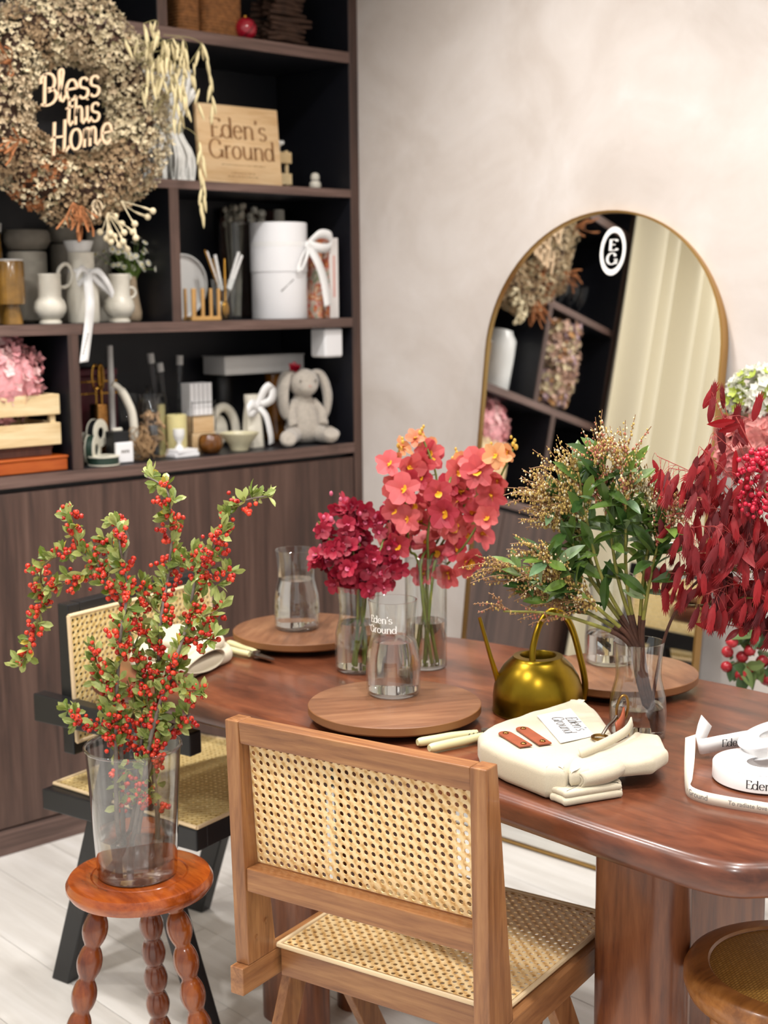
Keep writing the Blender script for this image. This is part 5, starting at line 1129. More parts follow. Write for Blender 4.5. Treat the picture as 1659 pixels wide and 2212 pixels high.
# ------------------------------------------------------------------ folded canvas aprons
M_canvas = plain('cream_canvas', 'c6bba3', .9, var=.05, nscale=500, bmp=.12, sheen=.2)
M_leather = plain('tan_leather', '8f4527', .5, var=.12, nscale=60, bmp=.1); M_rivet = plain('antique_brass', '8c6a3a', .3, 1)
def pillow(mb, out, z0, z1, rnd, n=6, wav=.0):
    P = cspline([(a, b, 0) for a, b in out], n); o = [(p.x, p.y) for p in P]; ar = sum(o[i-1][0]*o[i][1]-o[i][0]*o[i-1][1] for i in range(len(o)))
    if ar < 0: o = o[::-1]
    n_ = len(o); cx = sum(p[0] for p in o)/n_; cy = sum(p[1] for p in o)/n_
    def ins(d):
        r = []
        for i in range(n_):
            a, b = Vector(o[i-1]), Vector(o[(i+1) % n_]); tt_ = (b-a).normalized(); r.append((o[i][0]-tt_.y*d, o[i][1]+tt_.x*d))
        return r
    rings = []
    for k in range(6): a = pi/2*k/5; rings.append((ins(rnd*(1-sin(a))), z0+rnd*(1-cos(a))))
    for k in range(6): a = pi/2*k/5; rings.append((ins(rnd*(1-cos(a))), z1-rnd*(1-sin(a))))
    last = rings[-1][0]
    for f in (.9, .75, .6, .45, .3, .15): rings.append(([(cx+(x-cx)*f, cy+(y-cy)*f) for x, y in last], z1))
    vs_ = [(x, y, z+(wav*noise.noise(Vector((x*26, y*26, z*30+3.1))) if z > z0+rnd*.5 else 0)) for r_, z in rings for x, y in r_]; m_ = len(rings); vs_.append((cx, cy, z1)); vs_.append((cx, cy, z0))
    fs_ = [(j*n_+i, j*n_+(i+1) % n_, (j+1)*n_+(i+1) % n_, (j+1)*n_+i) for j in range(m_-1) for i in range(n_)]
    fs_ += [((m_-1)*n_+i, (m_-1)*n_+(i+1) % n_, m_*n_) for i in range(n_)]+[((i+1) % n_, i, m_*n_+1) for i in range(n_)]
    return mb.add(vs_, fs_)
AP1 = [(1.632, 1.572), (1.69, 1.592), (1.79, 1.597), (1.895, 1.596), (1.912, 1.578), (1.882, 1.525), (1.825, 1.455), (1.782, 1.405), (1.69, 1.385), (1.635, 1.364), (1.595, 1.352), (1.574, 1.378), (1.583, 1.467), (1.60, 1.535)]
AP2 = [(1.622, 1.375), (1.675, 1.40), (1.755, 1.39), (1.835, 1.405), (1.845, 1.362), (1.79, 1.305), (1.735, 1.292), (1.68, 1.322), (1.625, 1.33), (1.598, 1.345)]
AP3 = [(1.58, 1.37), (1.66, 1.39), (1.715, 1.36), (1.682, 1.312), (1.667, 1.301), (1.575, 1.334)]
ap = thing('folded_apron', 'folded cream canvas apron with tan leather straps at the near table edge', 'apron', (1.7, 1.45, TZ))
def dens(o): return [p for a, b in zip(o, o[1:]+o[:1]) for p in (a, (a[0]*.72+b[0]*.28, a[1]*.72+b[1]*.28), (a[0]*.28+b[0]*.72, a[1]*.28+b[1]*.72))]
def apl(o): return [(a-1.7, b-1.45) for a, b in o]
mb = MB(); pillow(mb, dens(apl(AP1)), .0, .051, .014, 4, wav=.0016)
o = mb.build('folded_cloth', M_canvas, ap, 60)
mb = MB(); pillow(mb, dens(apl(AP3)), .0, .012, .005, 4); pillow(mb, [(x*.97, y*.97-.002) for x, y in dens(apl(AP3))], .011, .022, .005, 4); mb.build('lower_flap', M_canvas, ap, 60)
mb = MB(); pillow(mb, dens(apl(AP2)), .021, .048, .0105, 4, wav=.004); mb.build('upper_flap', M_canvas, ap, 60)
mb = MB()
def rollf(u, v):
    # rolled fold: spiral section swept from the inner end to the outer end
    a = u*2*pi*1.45; r = .0155*(1-.30*u)*(1+.05*sin(3*a)); tt = v
    P0 = Vector((1.612-1.7, 1.352-1.45, .030)); P1 = Vector((1.715-1.7, 1.35-1.45, .031)); ax = (P1-P0).normalized(); sd = Vector((-ax.y, ax.x, 0))
    bend = Vector((0, 0, .006*sin(pi*tt)))+sd*(-.018*sin(pi*tt)); k = 1+.18*sin(pi*tt*1.2)-.25*max(0, tt-.85)/.15
    return P0.lerp(P1, tt)+bend+(sd*cos(a+2.2)*1.45+Vector((0, 0, 1))*sin(a+2.2))*r*k
mb.grid(rollf, 60, 22); o = mb.build('rolled_fold', M_canvas, ap, 180); modif(o, 'SOLIDIFY', thickness=.0025, offset=0)
def slab_on(mb, a, b, w, z, th=.003, rnd=True, mi=0):
    A = Vector(a); B = Vector(b); d = (B-A).normalized(); nn = Vector((-d.y, d.x)); o = []
    if rnd:
        for i in range(9): q = pi/2+pi*i/8; o.append(A+nn*(w/2*sin(q))+d*(w/2*cos(q)))
        o += [B-nn*w/2, B+nn*w/2]
    else: o = [A+nn*w/2, A-nn*w/2, B-nn*w/2, B+nn*w/2]
    mb.prism([(p.x, p.y) for p in o], z, z+th, mi); return mb
ZA = .0528
for a, b in (((1.650, 1.527), (1.626, 1.460)), ((1.689, 1.524), (1.656, 1.446))):
    s_ = slab_on(MB(), (a[0]-1.7, a[1]-1.45), (b[0]-1.7, b[1]-1.45), .023, ZA).build('leather_strap', M_leather, ap, 30); bevel(s_, .0008)
    for f in (.02, .88): p = Vector(a).lerp(Vector(b), f); MB().lathe([(.0048, 0), (.0048, .0012), (.0034, .0022), (.0005, .0024)], 16, c=(p.x-1.7, p.y-1.45, ZA+.0031)).build('rivet', M_rivet, s_, 40)
LBL = [(1.7650, 1.5600), (1.8380, 1.5480), (1.7480, 1.4220), (1.6800, 1.4350)]
mb = MB(); mb.prism([(a-1.7, b-1.45) for a, b in LBL][::-1], ZA, ZA+.0012); lb = mb.build('sewn_label', M_paper, ap, 0)
ex = Vector((1.680-1.765, 1.435-1.56, 0)).normalized(); ey = Vector((-ex.y, ex.x, 0))
mb = MB(); og = Vector((1.7825-1.7, 1.5215-1.45, ZA+.0017)); text_mesh(mb, "Eden's", plane_fn(og+ey*.007, ex, ey, .027), .12, .05); text_mesh(mb, 'Ground', plane_fn(og-ey*.016-ex*.006, ex, ey, .027), .12, .05); mb.build('label_lettering', M_ink2, lb, 0)
# belt strap, ring and buckle
mb = MB(); pts = [(1.66, 1.378, .054), (1.71, 1.375, .058), (1.76, 1.378, .062), (1.79, 1.386, .064), (1.812, 1.395, .07)]
ribbon(mb, [Vector(p)-Vector((1.7, 1.45, 0)) for p in pts], .015, [(.1, .5, .85), (.1, .4, .9), (.1, .3, .95), (0, .2, 1), (-.2, .1, 1)]); o = mb.build('belt_strap', M_canvas, ap, 180); modif(o, 'SOLIDIFY', thickness=.002, offset=0)
mb = MB(); ribbon(mb, [(.08, -.048, .062), (.1, -.043, .068), (.118, -.034, .078)], .02, (.1, .2, 1)); o = mb.build('belt_leather', M_leather, ap, 180); modif(o, 'SOLIDIFY', thickness=.003, offset=0)
MB().tube([(.042+.0125*cos(q), -.045+.0125*sin(q), ZA+.003) for q in [2*pi*k/24 for k in range(25)]], .0026, 8).build('grommet_ring', M_rivet, ap)
MB().tube(spline([(.052, -.042, ZA+.004), (.072, -.036, ZA+.012), (.095, -.03, ZA+.016), (.108, -.026, ZA+.02)], 5), .0028, 8).build('snap_hook', M_steel, ap)
MB().tube([Vector((.118, -.03, .085))+Vector((.004*sin(q), .0, 0))+Vector((.3, .95, 0)).normalized()*(.0*q)+Vector((.55, -.4, 0))*(.014*cos(q))+Vector((0, 0, 1))*(.022*sin(q)) for q in [2*pi*k/20 for k in range(21)]], .0024, 8).build('buckle', M_rivet, ap)
AQ1 = [(1.535, 2.455), (1.58, 2.545), (1.67, 2.575), (1.76, 2.55), (1.775, 2.485), (1.735, 2.394), (1.65, 2.36), (1.58, 2.33), (1.545, 2.37)]
aq = thing('second_apron', 'rumpled cream canvas apron at the far left end of the table behind the berries', 'apron', (1.65, 2.44, TZ))
mb = MB(); pillow(mb, [(a-1.65, b-2.44) for a, b in AQ1], 0, .03, .013); pillow(mb, [((a-1.65)*.9, (b-2.44)*.88+.01) for a, b in AQ1], .027, .052, .012); pillow(mb, [((a-1.65)*.55-.01, (b-2.44)*.6+.02) for a, b in AQ1], .05, .068, .009); mb.build('folded_cloth', M_canvas, aq, 60)
def loopf(u, v):
    a = 2*pi*u; P0 = Vector((1.565-1.65, 2.315-2.44, .026)); P1 = Vector((1.70-1.65, 2.372-2.44, .026)); sd = Vector((-.386, .922, 0))
    return P0.lerp(P1, u if False else (.5-.5*cos(a)))+Vector((0, 0, 1))*(.0245*sin(a)*(.55+.45*(.5-.5*cos(a))))+sd*(.075*v)
mb = MB(); mb.grid(loopf, 40, 4, 0, True); o = mb.build('open_fold', M_canvas, aq, 180); modif(o, 'SOLIDIFY', thickness=.0025, offset=0)

# ------------------------------------------------------------------ pruners
M_cream = plain('cream_grip', 'd6cf9f', .4)
def pruner(loc, rz, label, open_=.12):
    t = thing('hand_pruner', label, 'pruner', loc, rz, 'cream-handled pruners on the table')
    for s in (-1, 1):
        MB().tube(spline([(s*.019, -.128, .0095), (s*.0165, -.09, .0095), (s*.015, -.05, .0095), (s*.009, -.012, .0095)], 5), [.0055, .0075, .008, .008, .008, .008, .008, .008, .008, .0078, .0075, .0072, .007, .0068, .0065, .006], 12).build('handle', M_cream, t, 60)
    MB().tube([(0, 0, .003), (0, 0, .017)], .0085, 16).build('pivot', M_steel, t)
    MB().prism([(-.008, -.01), (.008, -.01), (.012, .02), (.006, .055), (.0, .062), (-.004, .03)], .009, .012).build('blade', M_steel, t)
    MB().prism([(-.009, -.01), (.007, -.01), (.0, .025), (-.004, .05), (-.010, .04), (-.013, .015)], .0055, .0085).build('hook', M_steel, t)
    MB().tube([(.006*cos(k*.9), -.035+.0012*k, .0095+.004*sin(k*.9)) for k in range(28)], .001, 5).build('spring', M_steel, t)
pruner((1.733, 1.650, TZ), atan2(-.05, .12)-pi/2+.18, 'pair of cream-handled pruners beside the near turntable')
pruner((1.785, 2.375, TZ), atan2(-.12, .0)-pi/2, 'cream-handled pruners with silver blades by the second apron')

# ------------------------------------------------------------------ printed ribbons at the right
M_rcream = plain('cream_cotton_tape', 'e3d9c8', .7)
rr = thing('ribbon_roll', 'white printed ribbon roll lying flat at the right table edge', 'ribbon', (1.895, 1.20, TZ), 0, 'printed ribbon rolls')
MB().lathe([(.03, .002), (.077, .002), (.078, .003), (.078, .0255), (.077, .027), (.03, .027), (.03, .002)], 72).build('wound_ribbon', M_ribw, rr, 40)
MB().lathe([(.025, .0), (.072, .0), (.072, .0018), (.025, .0018)], 56).build('spool_flange', M_paper, rr, 40); MB().lathe([(.025, .0275), (.068, .0275), (.068, .029), (.03, .029), (.025, .0275)], 56).build('spool_flange', M_paper, rr, 40)
ca = atan2(-1.2, -1.895)
def oncyl(a0, z0, s, r): return lambda x, y: Vector((r*cos(a0+x*s/r), r*sin(a0+x*s/r), z0+y*s))
mb = MB(); text_mesh(mb, "Eden's Ground", oncyl(ca-.32, .0085, .0185, .0784), .1, .035); mb.build('printed_name', M_ink, rr, 0)
r2 = thing('ribbon_roll', 'smaller white ribbon roll tilted on top of the flat roll', 'ribbon', (1.955, 1.225, TZ+.046), 0, 'printed ribbon rolls'); r2.rotation_euler = (radians(-14), radians(-16), 0)
MB().lathe([(.018, -.009), (.048, -.009), (.048, .009), (.018, .009), (.018, -.009)], 56).build('wound_ribbon', M_ribw, r2, 40)
for zz in (-.0105, .009): MB().lathe([(.016, zz), (.052, zz), (.052, zz+.0015), (.016, zz+.0015), (.016, zz)], 56).build('spool_flange', M_paper, r2, 40)
t = thing('ribbon_tail', 'loose white printed ribbon end curling up behind the flat roll', 'ribbon', (1.93, 1.28, TZ))
mb = MB(); tp = [(2.03, 1.21, .034), (1.993, 1.275, .03), (1.94, 1.305, .026), (1.905, 1.328, .022), (1.935, 1.345, .032), (1.968, 1.358, .046)]
tl = [Vector(p)-Vector((1.93, 1.28, 0)) for p in tp]; ribbon(mb, tl, .0265, [(0, 0, 1), (0, 0, 1), (.0, 0, 1), (-.1, .1, 1), (-.2, .5, .8), (-.3, .6, .7)]); o = mb.build('satin_band', M_ribw, t, 180); modif(o, 'SOLIDIFY', thickness=.0006, offset=0)
ex = (Vector(tl[1])-Vector(tl[2])).normalized(); ex.z = 0; nrm = Vector((-.55, -.83, 0))
mb = MB(); text_mesh(mb, "Eden's G", lambda x, y: Vector(tl[2])+ex*(x*.0175-.004)+nrm*.0045+Vector((0, 0, y*.0175-.006)), .1, .035); mb.build('printed_name', M_ink, t, 0)
t = thing('narrow_tape', 'narrow cream printed tape standing on edge in a curve around the ribbon rolls', 'ribbon', (1.80, 1.22, TZ))
path = [(1.835, 1.296, .062), (1.80, 1.272, .036), (1.765, 1.248, .014), (1.745, 1.232, .0095), (1.738, 1.205, .0092), (1.744, 1.17, .0092), (1.757, 1.13, .0092), (1.772, 1.09, .0092), (1.80, 1.04, .0092), (1.85, 1.0, .0092)]
pl_ = [Vector(p)-Vector((1.8, 1.22, 0)) for p in path]; sd = [(.62, -.62, .3), (.6, -.6, .4), (.45, -.4, .75), (.2, -.1, 1)]+[(.12, .0, 1)]*6
mb = MB(); ribbon(mb, pl_, .0175, [Vector(s).normalized() for s in sd]); o = mb.build('cotton_tape', M_rcream, t, 180); modif(o, 'SOLIDIFY', thickness=.0007, offset=0)
P2 = spline(pl_, 12)
def font_mesh(s, size):
    cu_ = bpy.data.curves.new('tape_words', 'FONT'); cu_.body = s; cu_.size = size; ob = bpy.data.objects.new('tape_words', cu_); COL.objects.link(ob); bpy.context.view_layer.update()
    me = bpy.data.meshes.new_from_object(ob.evaluated_get(bpy.context.evaluated_depsgraph_get())); bpy.data.objects.remove(ob); return me
cum = [0]
for a, b in zip(P2, P2[1:]): cum.append(cum[-1]+(b-a).length)
def along(s0):
    for i in range(len(P2)-1):
        if cum[i+1] >= s0: f = (s0-cum[i])/(cum[i+1]-cum[i]); p = P2[i].lerp(P2[i+1], f); tg = (P2[i+1]-P2[i]).normalized(); return p, tg
    return P2[-1], (P2[-1]-P2[-2]).normalized()
def tape_words(s, size, s0, z0):
    me = font_mesh(s, size)
    for v in me.vertices:
        p, tg = along(s0+v.co.x); nn = Vector((tg.y, -tg.x, 0)).normalized(); nn = -nn if nn.dot(Vector((-1, -.6, 0))) < 0 else nn; v.co = p+nn*.0011+Vector((.12*(v.co.y-z0), 0, v.co.y-z0))
    me.materials.append(M_ink2); return obj('printed_words', me, t)
tape_words('To radiate love', .0095, .195, .003); tape_words('Eden\'s Ground', .0125, .088, .004)

# ================================================================== berry branches in the clear bucket vase
FW = Vector((.6648, .7321, 0)).normalized(); RT = Vector((.7391, -.6735, 0)).normalized()
VX, VY = 1.312, 2.119; VZ = SZ+.0008
M_acry = thin_glass('clear_acrylic', (.95, .955, .955), .03, 1.5, 2.2)
M_cw = fluid('greyish_water', (.84, .81, .77), 1.33, .1)
t = thing('bucket_vase', 'tall clear acrylic bucket vase of berry branches on the bead-legged stool', 'vase', (VX, VY, VZ))
VP = [(.068, 0), (.0715, .003), (.0845, .236)]
MB().lathe(shell(VP, .002), 72).build('acrylic_wall', M_acry, t, 60)
MB().lathe([(.0825, .234), (.0865, .236), (.0885, .239), (.0865, .242), (.0825, .2405), (.0825, .234)], 72).build('rim', M_acry, t, 80)
MB().lathe([(.0005, .0028)]+inner(VP, .0024, .0028, .078)+[(.0005, .078)], 72).build('water', M_cw, t, 60)
M_bark = plain('grey_branch_bark', '6d6258', .75, var=.3, nscale=60, bmp=.4); M_twg = plain('olive_twig', '6a5a35', .7, var=.25, nscale=60)
M_lf = leafmat('pyracantha_leaf', '667a2a', 'bcc477', .38, .3, 60); M_lf2 = leafmat('pyracantha_leaf_yellow', 'a3962f', 'c9b549', .45, .3)
M_bry = leafmat('red_berry', 'a3120f', 'e0452a', .22, 0, 8); M_calyx = plain('berry_calyx', '2d120c', .7)
def leaf_mesh(name, mat, L, Wd, n=5, fold=.25, curl=.2, power=1.0, peak=.6):
    mb = MB(); a, b, m = [], [], []
    for i in range(n+1):
        s = i/n; w = Wd/2*(max(0, sin(pi*s**(math.log(.5)/math.log(peak))))**power)+.0003; z = -curl*L*s*s
        a.append((-w, L*s, z+fold*w)); b.append((w, L*s, z+fold*w)); m.append((0, L*s, z))
    mb.strip(a, m); mb.strip(m, b); return mb.mesh(name, mat, 180)
LEAF = [leaf_mesh('leaf', M_lf, .026, .0105, 5, .3, c_, .8, .66) for c_ in (-.15, .15, .35)]; LEAFY = leaf_mesh('leaf', M_lf2, .02, .0085, 5, .3, .2, .8, .66)
mb = MB(); mb.ell((0, 0, 0), (.0048, .0048, .0044), 10, 7, 0); mb.ell((0, 0, .0042), (.0014, .0014, .0008), 6, 4, 1); BERRY = mb.mesh('berry', [M_bry, M_calyx], 80)
BLAB = {'1': 'upright middle berry branch with a broken bare tip', '2': 'berry branch arching over to the far left and drooping', '3': 'berry branch reaching furthest right with a leafy tip', '4': 'tall berry branch with the highest bright green tip', '5': 'low berry branch spreading left over the vase rim', '6': 'low berry branch spreading right over the vase rim'}
rootsB = {}
for key, pts in BR.items():
    g = key[1]
    if g not in rootsB:
        loc = Vector((pts[0][0], pts[0][1], VZ+.004)); rootsB[g] = (thing('berry_branch', BLAB[g], 'branch', loc, 0, 'berry branches in the bucket vase'), loc, R.uniform(-.03, .03), {})
    t, loc, dz, cache = rootsB[g]
    main = len(key) == 2; P = []; k0 = tuple(pts[0])
    for i, p in enumerate(pts):
        v = Vector(p); f = max(0, min(1, (v.z-.70)/.12)); dep = cache.get(k0, 0) if i == 0 and not main else (dz*.4*(1-f)+f*(dz+R.uniform(-.03, .03)) if True else 0)
        if v.z < .71: dep = max(-.03, min(.03, dep)) if v.z > .5 else dep*.5
        w = v+FW*dep; cache[tuple(p)] = dep
        if main and v.z < .72:   # keep the foot of the branch inside the vase
            c_ = Vector((VX, VY, 0)); q = w-c_; q.z = 0
            if q.length > .06: q = q.normalized()*.06; w = Vector((c_.x+q.x, c_.y+q.y, w.z))
        P.append(w-loc)
    if main: P[0].z = max(P[0].z, .002)
    path = spline(P, 7); n = len(path)
    r0 = .0048 if main else .0022; MB().tube(path, [max(.0011, r0*(1-.72*k/n)) for k in range(n)], 7).build('stem' if main else 'side_twig', M_bark if main else M_twg, t, 80)
    acc = 0; step = .0125
    for k in range(1, n):
        seg = path[k]-path[k-1]; acc += seg.length; zz = path[k].z+loc.z; inv = zz < .70
        if acc < step*(2.1 if inv else 1): continue
        if zz < .60 or (inv and R.random() < .35): acc = 0; continue
        acc = 0; p = path[k]; tg = seg.normalized(); tip = (k > n-9)
        # leaf rosette
        sd = rvec().normalized(); sd = (sd-tg*sd.dot(tg)).normalized(); base_ = p+sd*R.uniform(.0, .006)
        for j in range(R.choice((5, 6, 7, 8)) + (3 if tip and main else 0)):
            d = (sd*R.uniform(.3, 1)+tg*R.uniform(.1, .9)+rvec(.75)+Vector((0, 0, .25))).normalized()
            place('leaf', LEAFY if R.random() < .05 else R.choice(LEAF), t, M4(base_+rvec(.003), frame(d, (CAMP-(p+loc)).normalized()+rvec(.9), R.uniform(-.5, .5)), R.uniform(.6, 1.2)))
        # berry cluster
        if R.random() < (.85 if not (tip and main and g in '34') else .15):
            sd2 = rvec().normalized(); sd2 = (sd2-tg*sd2.dot(tg)).normalized(); cc = p+sd2*R.uniform(.006, .016)+Vector((0, 0, -.004))
            for j in range(R.randint(4, 9)):
                q = cc+Vector((R.gauss(0, .0065), R.gauss(0, .0065), R.gauss(0, .0065))); place('berry', BERRY, t, M4(q, Vector((0, 0, 1)).rotation_difference((q-p+rvec(.003)).normalized()).to_matrix(), R.uniform(.78, 1.12)))
bt = rootsB['1']; tip = Vector(BR['B1'][-1])-bt[1]
MB().tube(spline([Vector(BR['B1'][-3])-bt[1], Vector(BR['B1'][-2])-bt[1]+Vector((.004, 0, 0)), tip+Vector((0, 0, -.012))], 5), [.004, .0045, .0055, .006, .0065, .007, .007, .0072, .007, .0075, .006], 8).build('broken_stub', M_bark, bt[0], 60)

# ================================================================== leafy bouquet with bell panicles in a carafe vase
PX, PY = 1.934, 1.477
carafe('bouquet_vase', 'clear carafe-shaped vase of leafy branches beside the folded apron', 'vase', PX, PY, TZ, [(r*.97, z*.945) for r, z in CAR], .055, M_wbrown)
M_pst = plain('pieris_stem', '7d7a33', .6, var=.35, nscale=50, bmp=.2); M_pbk = plain('pieris_bark', '4d2e20', .75, var=.35, nscale=50, bmp=.4)
M_pl = leafmat('pieris_leaf', '2c4a22', '6f8a3c', .3, .2, 40); M_pl2 = leafmat('pieris_leaf_grey', '5b7a55', '93a676', .3, .2, 40)
PLEAF = [leaf_mesh('leaf', M_pl, .062, .020, 7, .35, c_, .85, .55) for c_ in (-.1, .2, .4)]+[leaf_mesh('leaf', M_pl2, .058, .018, 7, .35, .25, .85, .55)]
M_bell = [plain('bell_gold', 'bd9f58', .55), plain('bell_ivory', 'e6d9b4', .5), plain('bell_pink', 'b06a55', .55), plain('bell_brown', '8a6440', .6)]
bell = MB(); bell.ell((0, 0, 0), (.0022, .0022, .003), 5, 4)
def panicle(par, start, d, L, cols, droop=.3, strands=5):
    mb = MB(); d = d.normalized(); sd = d.orthogonal().normalized()
    for s in range(strands):
        a = 6.28*s/strands+R.uniform(0, 1); side = (Matrix.Rotation(a, 3, d) @ sd); dd = (d+side*R.uniform(.15, .55)).normalized() if s else d; LL = L*(R.uniform(.5, .95) if s else 1.0); o0 = start+d*L*R.uniform(0, .35) if s else start
        pts = [o0+dd*LL*f+Vector((0, 0, -droop*LL*f*f)) for f in (0, .33, .66, 1)]; path = spline(pts, 4); mb.tube(path, .0007, 4, 3)
        nb = max(5, int(LL/.0042))
        for k in range(nb):
            f = .12+.88*k/nb; p = path[min(len(path)-1, int(f*(len(path)-1)))]+Vector((R.uniform(-.003, .003), R.uniform(-.003, .003), R.uniform(-.005, .001))); b = len(mb.v); sc = R.uniform(.75, 1.25)*(1.1-.5*f)
            mb.v += [tuple(p+Vector(v)*sc) for v in bell.v]; mb.f += [tuple(i+b for i in f_) for f_ in bell.f]; mb.m += [R.choice(cols)]*len(bell.f)
    o = mb.build('flower_panicle', M_bell, par, 80); return o
PLAB = ['leafy branch leaning left in the carafe vase', 'leafy branch fanning to the upper left with golden bells', 'leafy branch rising left of centre with golden bells', 'tallest leafy branch with pink-tipped bells', 'upright leafy branch in the middle of the bouquet', 'leafy branch rising right with ivory bells', 'rightmost green leafy branch of the bouquet', 'low leafy branch bending left with thin brown bells', 'lowest thin branch bending over the watering can', 'short leafy branch at the front of the bouquet']
for i, s in enumerate(PST):
    loc = Vector((s[0][0], s[0][1], TZ+.012)); dz = R.uniform(-.05, .05); P = []
    for k, p in enumerate(s): P.append(Vector(p)+FW*(dz*max(0, (k-2)/3)+R.uniform(-.004, .004)))
    c_ = Vector((PX, PY, 0))
    for k in (0, 1, 2):
        q = P[k]-c_; h = q.z; q.z = 0; lim = (.038, .03, .033)[k]
        if q.length > lim: q = q.normalized()*lim
        P[k] = c_+q+Vector((0, 0, h))
    P[0].z = TZ+.012
    t = thing('leafy_branch', PLAB[i], 'branch', P[0], 0, 'leafy branches in the carafe vase'); loc = P[0]
    path = [p-loc for p in spline(P, 7)]; n = len(path); cut = 17
    MB().tube(path[:cut+1], [.0052-.001*k/cut for k in range(cut+1)], 7).build('bark_stem', M_pbk, t, 80); MB().tube(path[cut:], [.0036-.002*k/(n-cut) for k in range(n-cut)], 7).build('green_stem', M_pst, t, 80)
    if i != 8:
        for k in range(20, n, 1):
            for j in range(3 if k > 23 else 1):
                if R.random() < .2: continue
                tg = (path[k]-path[k-1]).normalized(); sd = rvec().normalized(); d = (tg*R.uniform(.3, 1.0)+sd*.9+Vector((0, 0, .1))).normalized()
                place('leaf', R.choice(PLEAF), t, M4(path[k]+sd*.002, frame(d, Vector((0, 0, 1))+rvec(.5)+(CAMP-(path[k]+loc)).normalized()*.6, R.uniform(-.4, .4)), R.uniform(.65, 1.1)))
    tg = (path[-1]-path[-4]).normalized(); cols = [(0, 0, 1, 0, 3), (0, 0, 1, 0, 3), (0, 0, 1, 0), (0, 0, 2, 2, 1), (0, 2, 0, 1), (1, 1, 1, 0), (1, 0, 2, 2), (0, 3, 3, 0), (3, 3, 0, 2), (0, 1, 0, 3)][i]
    up = Vector((0, 0, 1)); left = -RT
    for k in range((10, 11, 10, 10, 8, 8, 6, 11, 3, 8)[i]):
        st_ = path[-1-R.randint(0, 7)] if i not in (7, 8, 0) else path[-1-R.randint(0, 14)]
        lean = R.uniform(.0, 1.3) if i in (0, 1, 2, 7, 9) else R.uniform(-.35, .35)
        panicle(t, st_, tg*.8+up*R.uniform(.1, .6)*(0.4 if i in (7, 8) else 1)+left*lean+rvec(.3), R.uniform(.06, .12)*(1.0 if i != 8 else .7), cols, R.uniform(.05, .45), R.randint(4, 7) if i != 8 else 3)
# olive twig of the same vase
M_ol = leafmat('olive_leaf', '6d7038', 'a8a66a', .4, .2); OLEAF = leaf_mesh('leaf', M_ol, .052, .014, 7, .3, .15, .85, .5)
t = thing('olive_twig', 'brown twig with pale olive leaves reaching right from the carafe vase', 'branch', (1.945, 1.46, TZ+.03)); loc = Vector((1.945, 1.46, TZ+.03))
P = [Vector(p)-FW*.02 for p in OLV]; P[0] = loc; P[1] = Vector((1.955, 1.445, .895)); path = [p-loc for p in spline(P, 7)]; MB().tube(path, [.0032-.002*k/len(path) for k in range(len(path))], 7).build('stem', M_pbk, t, 80)
P = [Vector(p)-FW*.03 for p in OLV2]; P[0] = path[16]+loc; pa2 = [p-loc for p in spline(P, 7)]; MB().tube(pa2, [.0022-.001*k/len(pa2) for k in range(len(pa2))], 6).build('side_twig', M_twg, t, 80)
for pth, k0, k1, m in ((path, 28, len(path), 2), (pa2, 12, len(pa2), 1)):
    for k in range(k0, k1, 2):
        for j in range(m):
            tg = (pth[k]-pth[k-1]).normalized(); d = (tg*.9+rvec(.8)+Vector((0, 0, -.1))).normalized(); place('leaf', OLEAF, t, M4(pth[k], frame(d, Vector((0, 0, 1))+rvec(.5)), R.uniform(.75, 1.2)))
for k in range(8, len(pa2), 2): panicle(t, pa2[k], rvec(.6)+RT*.5+Vector((0, 0, .4)), .03, (3, 3, 0), .2, 2)

# ================================================================== red arrangement at the right (its vase stands past the picture edge)
GX, GY = 2.115, 1.165
M_rv = plain('red_glass', '6d0f16', .15, coat=.5)
lathe_thing('red_bouquet_vase', 'dark red vase of dyed grasses at the right end of the table', 'vase', GX, GY, TZ, [('body', shell([(.045, 0), (.05, .004), (.062, .06), (.055, .12), (.045, .15), (.05, .17)], .004), M_rv)])
M_sp = leafmat('dyed_red_spikelet', '640a13', 'a8181f', .55, .25, 80); M_rs = plain('red_grass_stem', 'a03a35', .6)
def spikelet():
    mb = MB(); L = .04; out = [(0, 0), (.004, .004), (.0072, .012), (.0078, .022), (.0068, .03), (.0082, .039), (.0052, .034), (.0042, .045), (.0018, .037), (0, .047), (-.0018, .037), (-.0042, .044), (-.0052, .034), (-.0082, .038), (-.0068, .03), (-.0078, .022), (-.0072, .012), (-.004, .004)]
    mb.v = [(x*.8, y*1.05, 0) for x, y in out]+[(0, .02, .0022), (0, .02, -.0022)]; n = len(out)
    for i in range(n): j = (i+1) % n; mb.f += [(i, j, n), (j, i, n+1)]; mb.m += [0, 0]
    return mb.mesh('spikelet', M_sp, 40)
SPK = spikelet(); RLEAF = leaf_mesh('leaf', leafmat('dyed_red_leaf', '74090f', 'ad1a22', .5, .3, 60), .07, .024, 7, .2, .25, .9, .45)
GLAB = ['red dyed grass stem rising highest beside the mirror frame', 'red dyed grass stem just right of the mirror frame', 'red dyed grass stem arching far left over the mirror', 'red dyed grass stem arching left with a bent tip', 'red dyed grass stem reaching left at middle height', 'red dyed grass stem leaning left below the middle', 'red dyed grass stem leaning up before the curtain reflection', 'red dyed grass stem rising close to the crimson berries', 'low red dyed grass stem reaching toward the leafy bouquet', 'lowest red dyed grass stem drooping behind the carafe vase', 'short red dyed grass stem in the middle of the clump', 'short low red dyed grass stem before the mirror edge', 'drooping red dyed grass stem at the bottom of the clump']
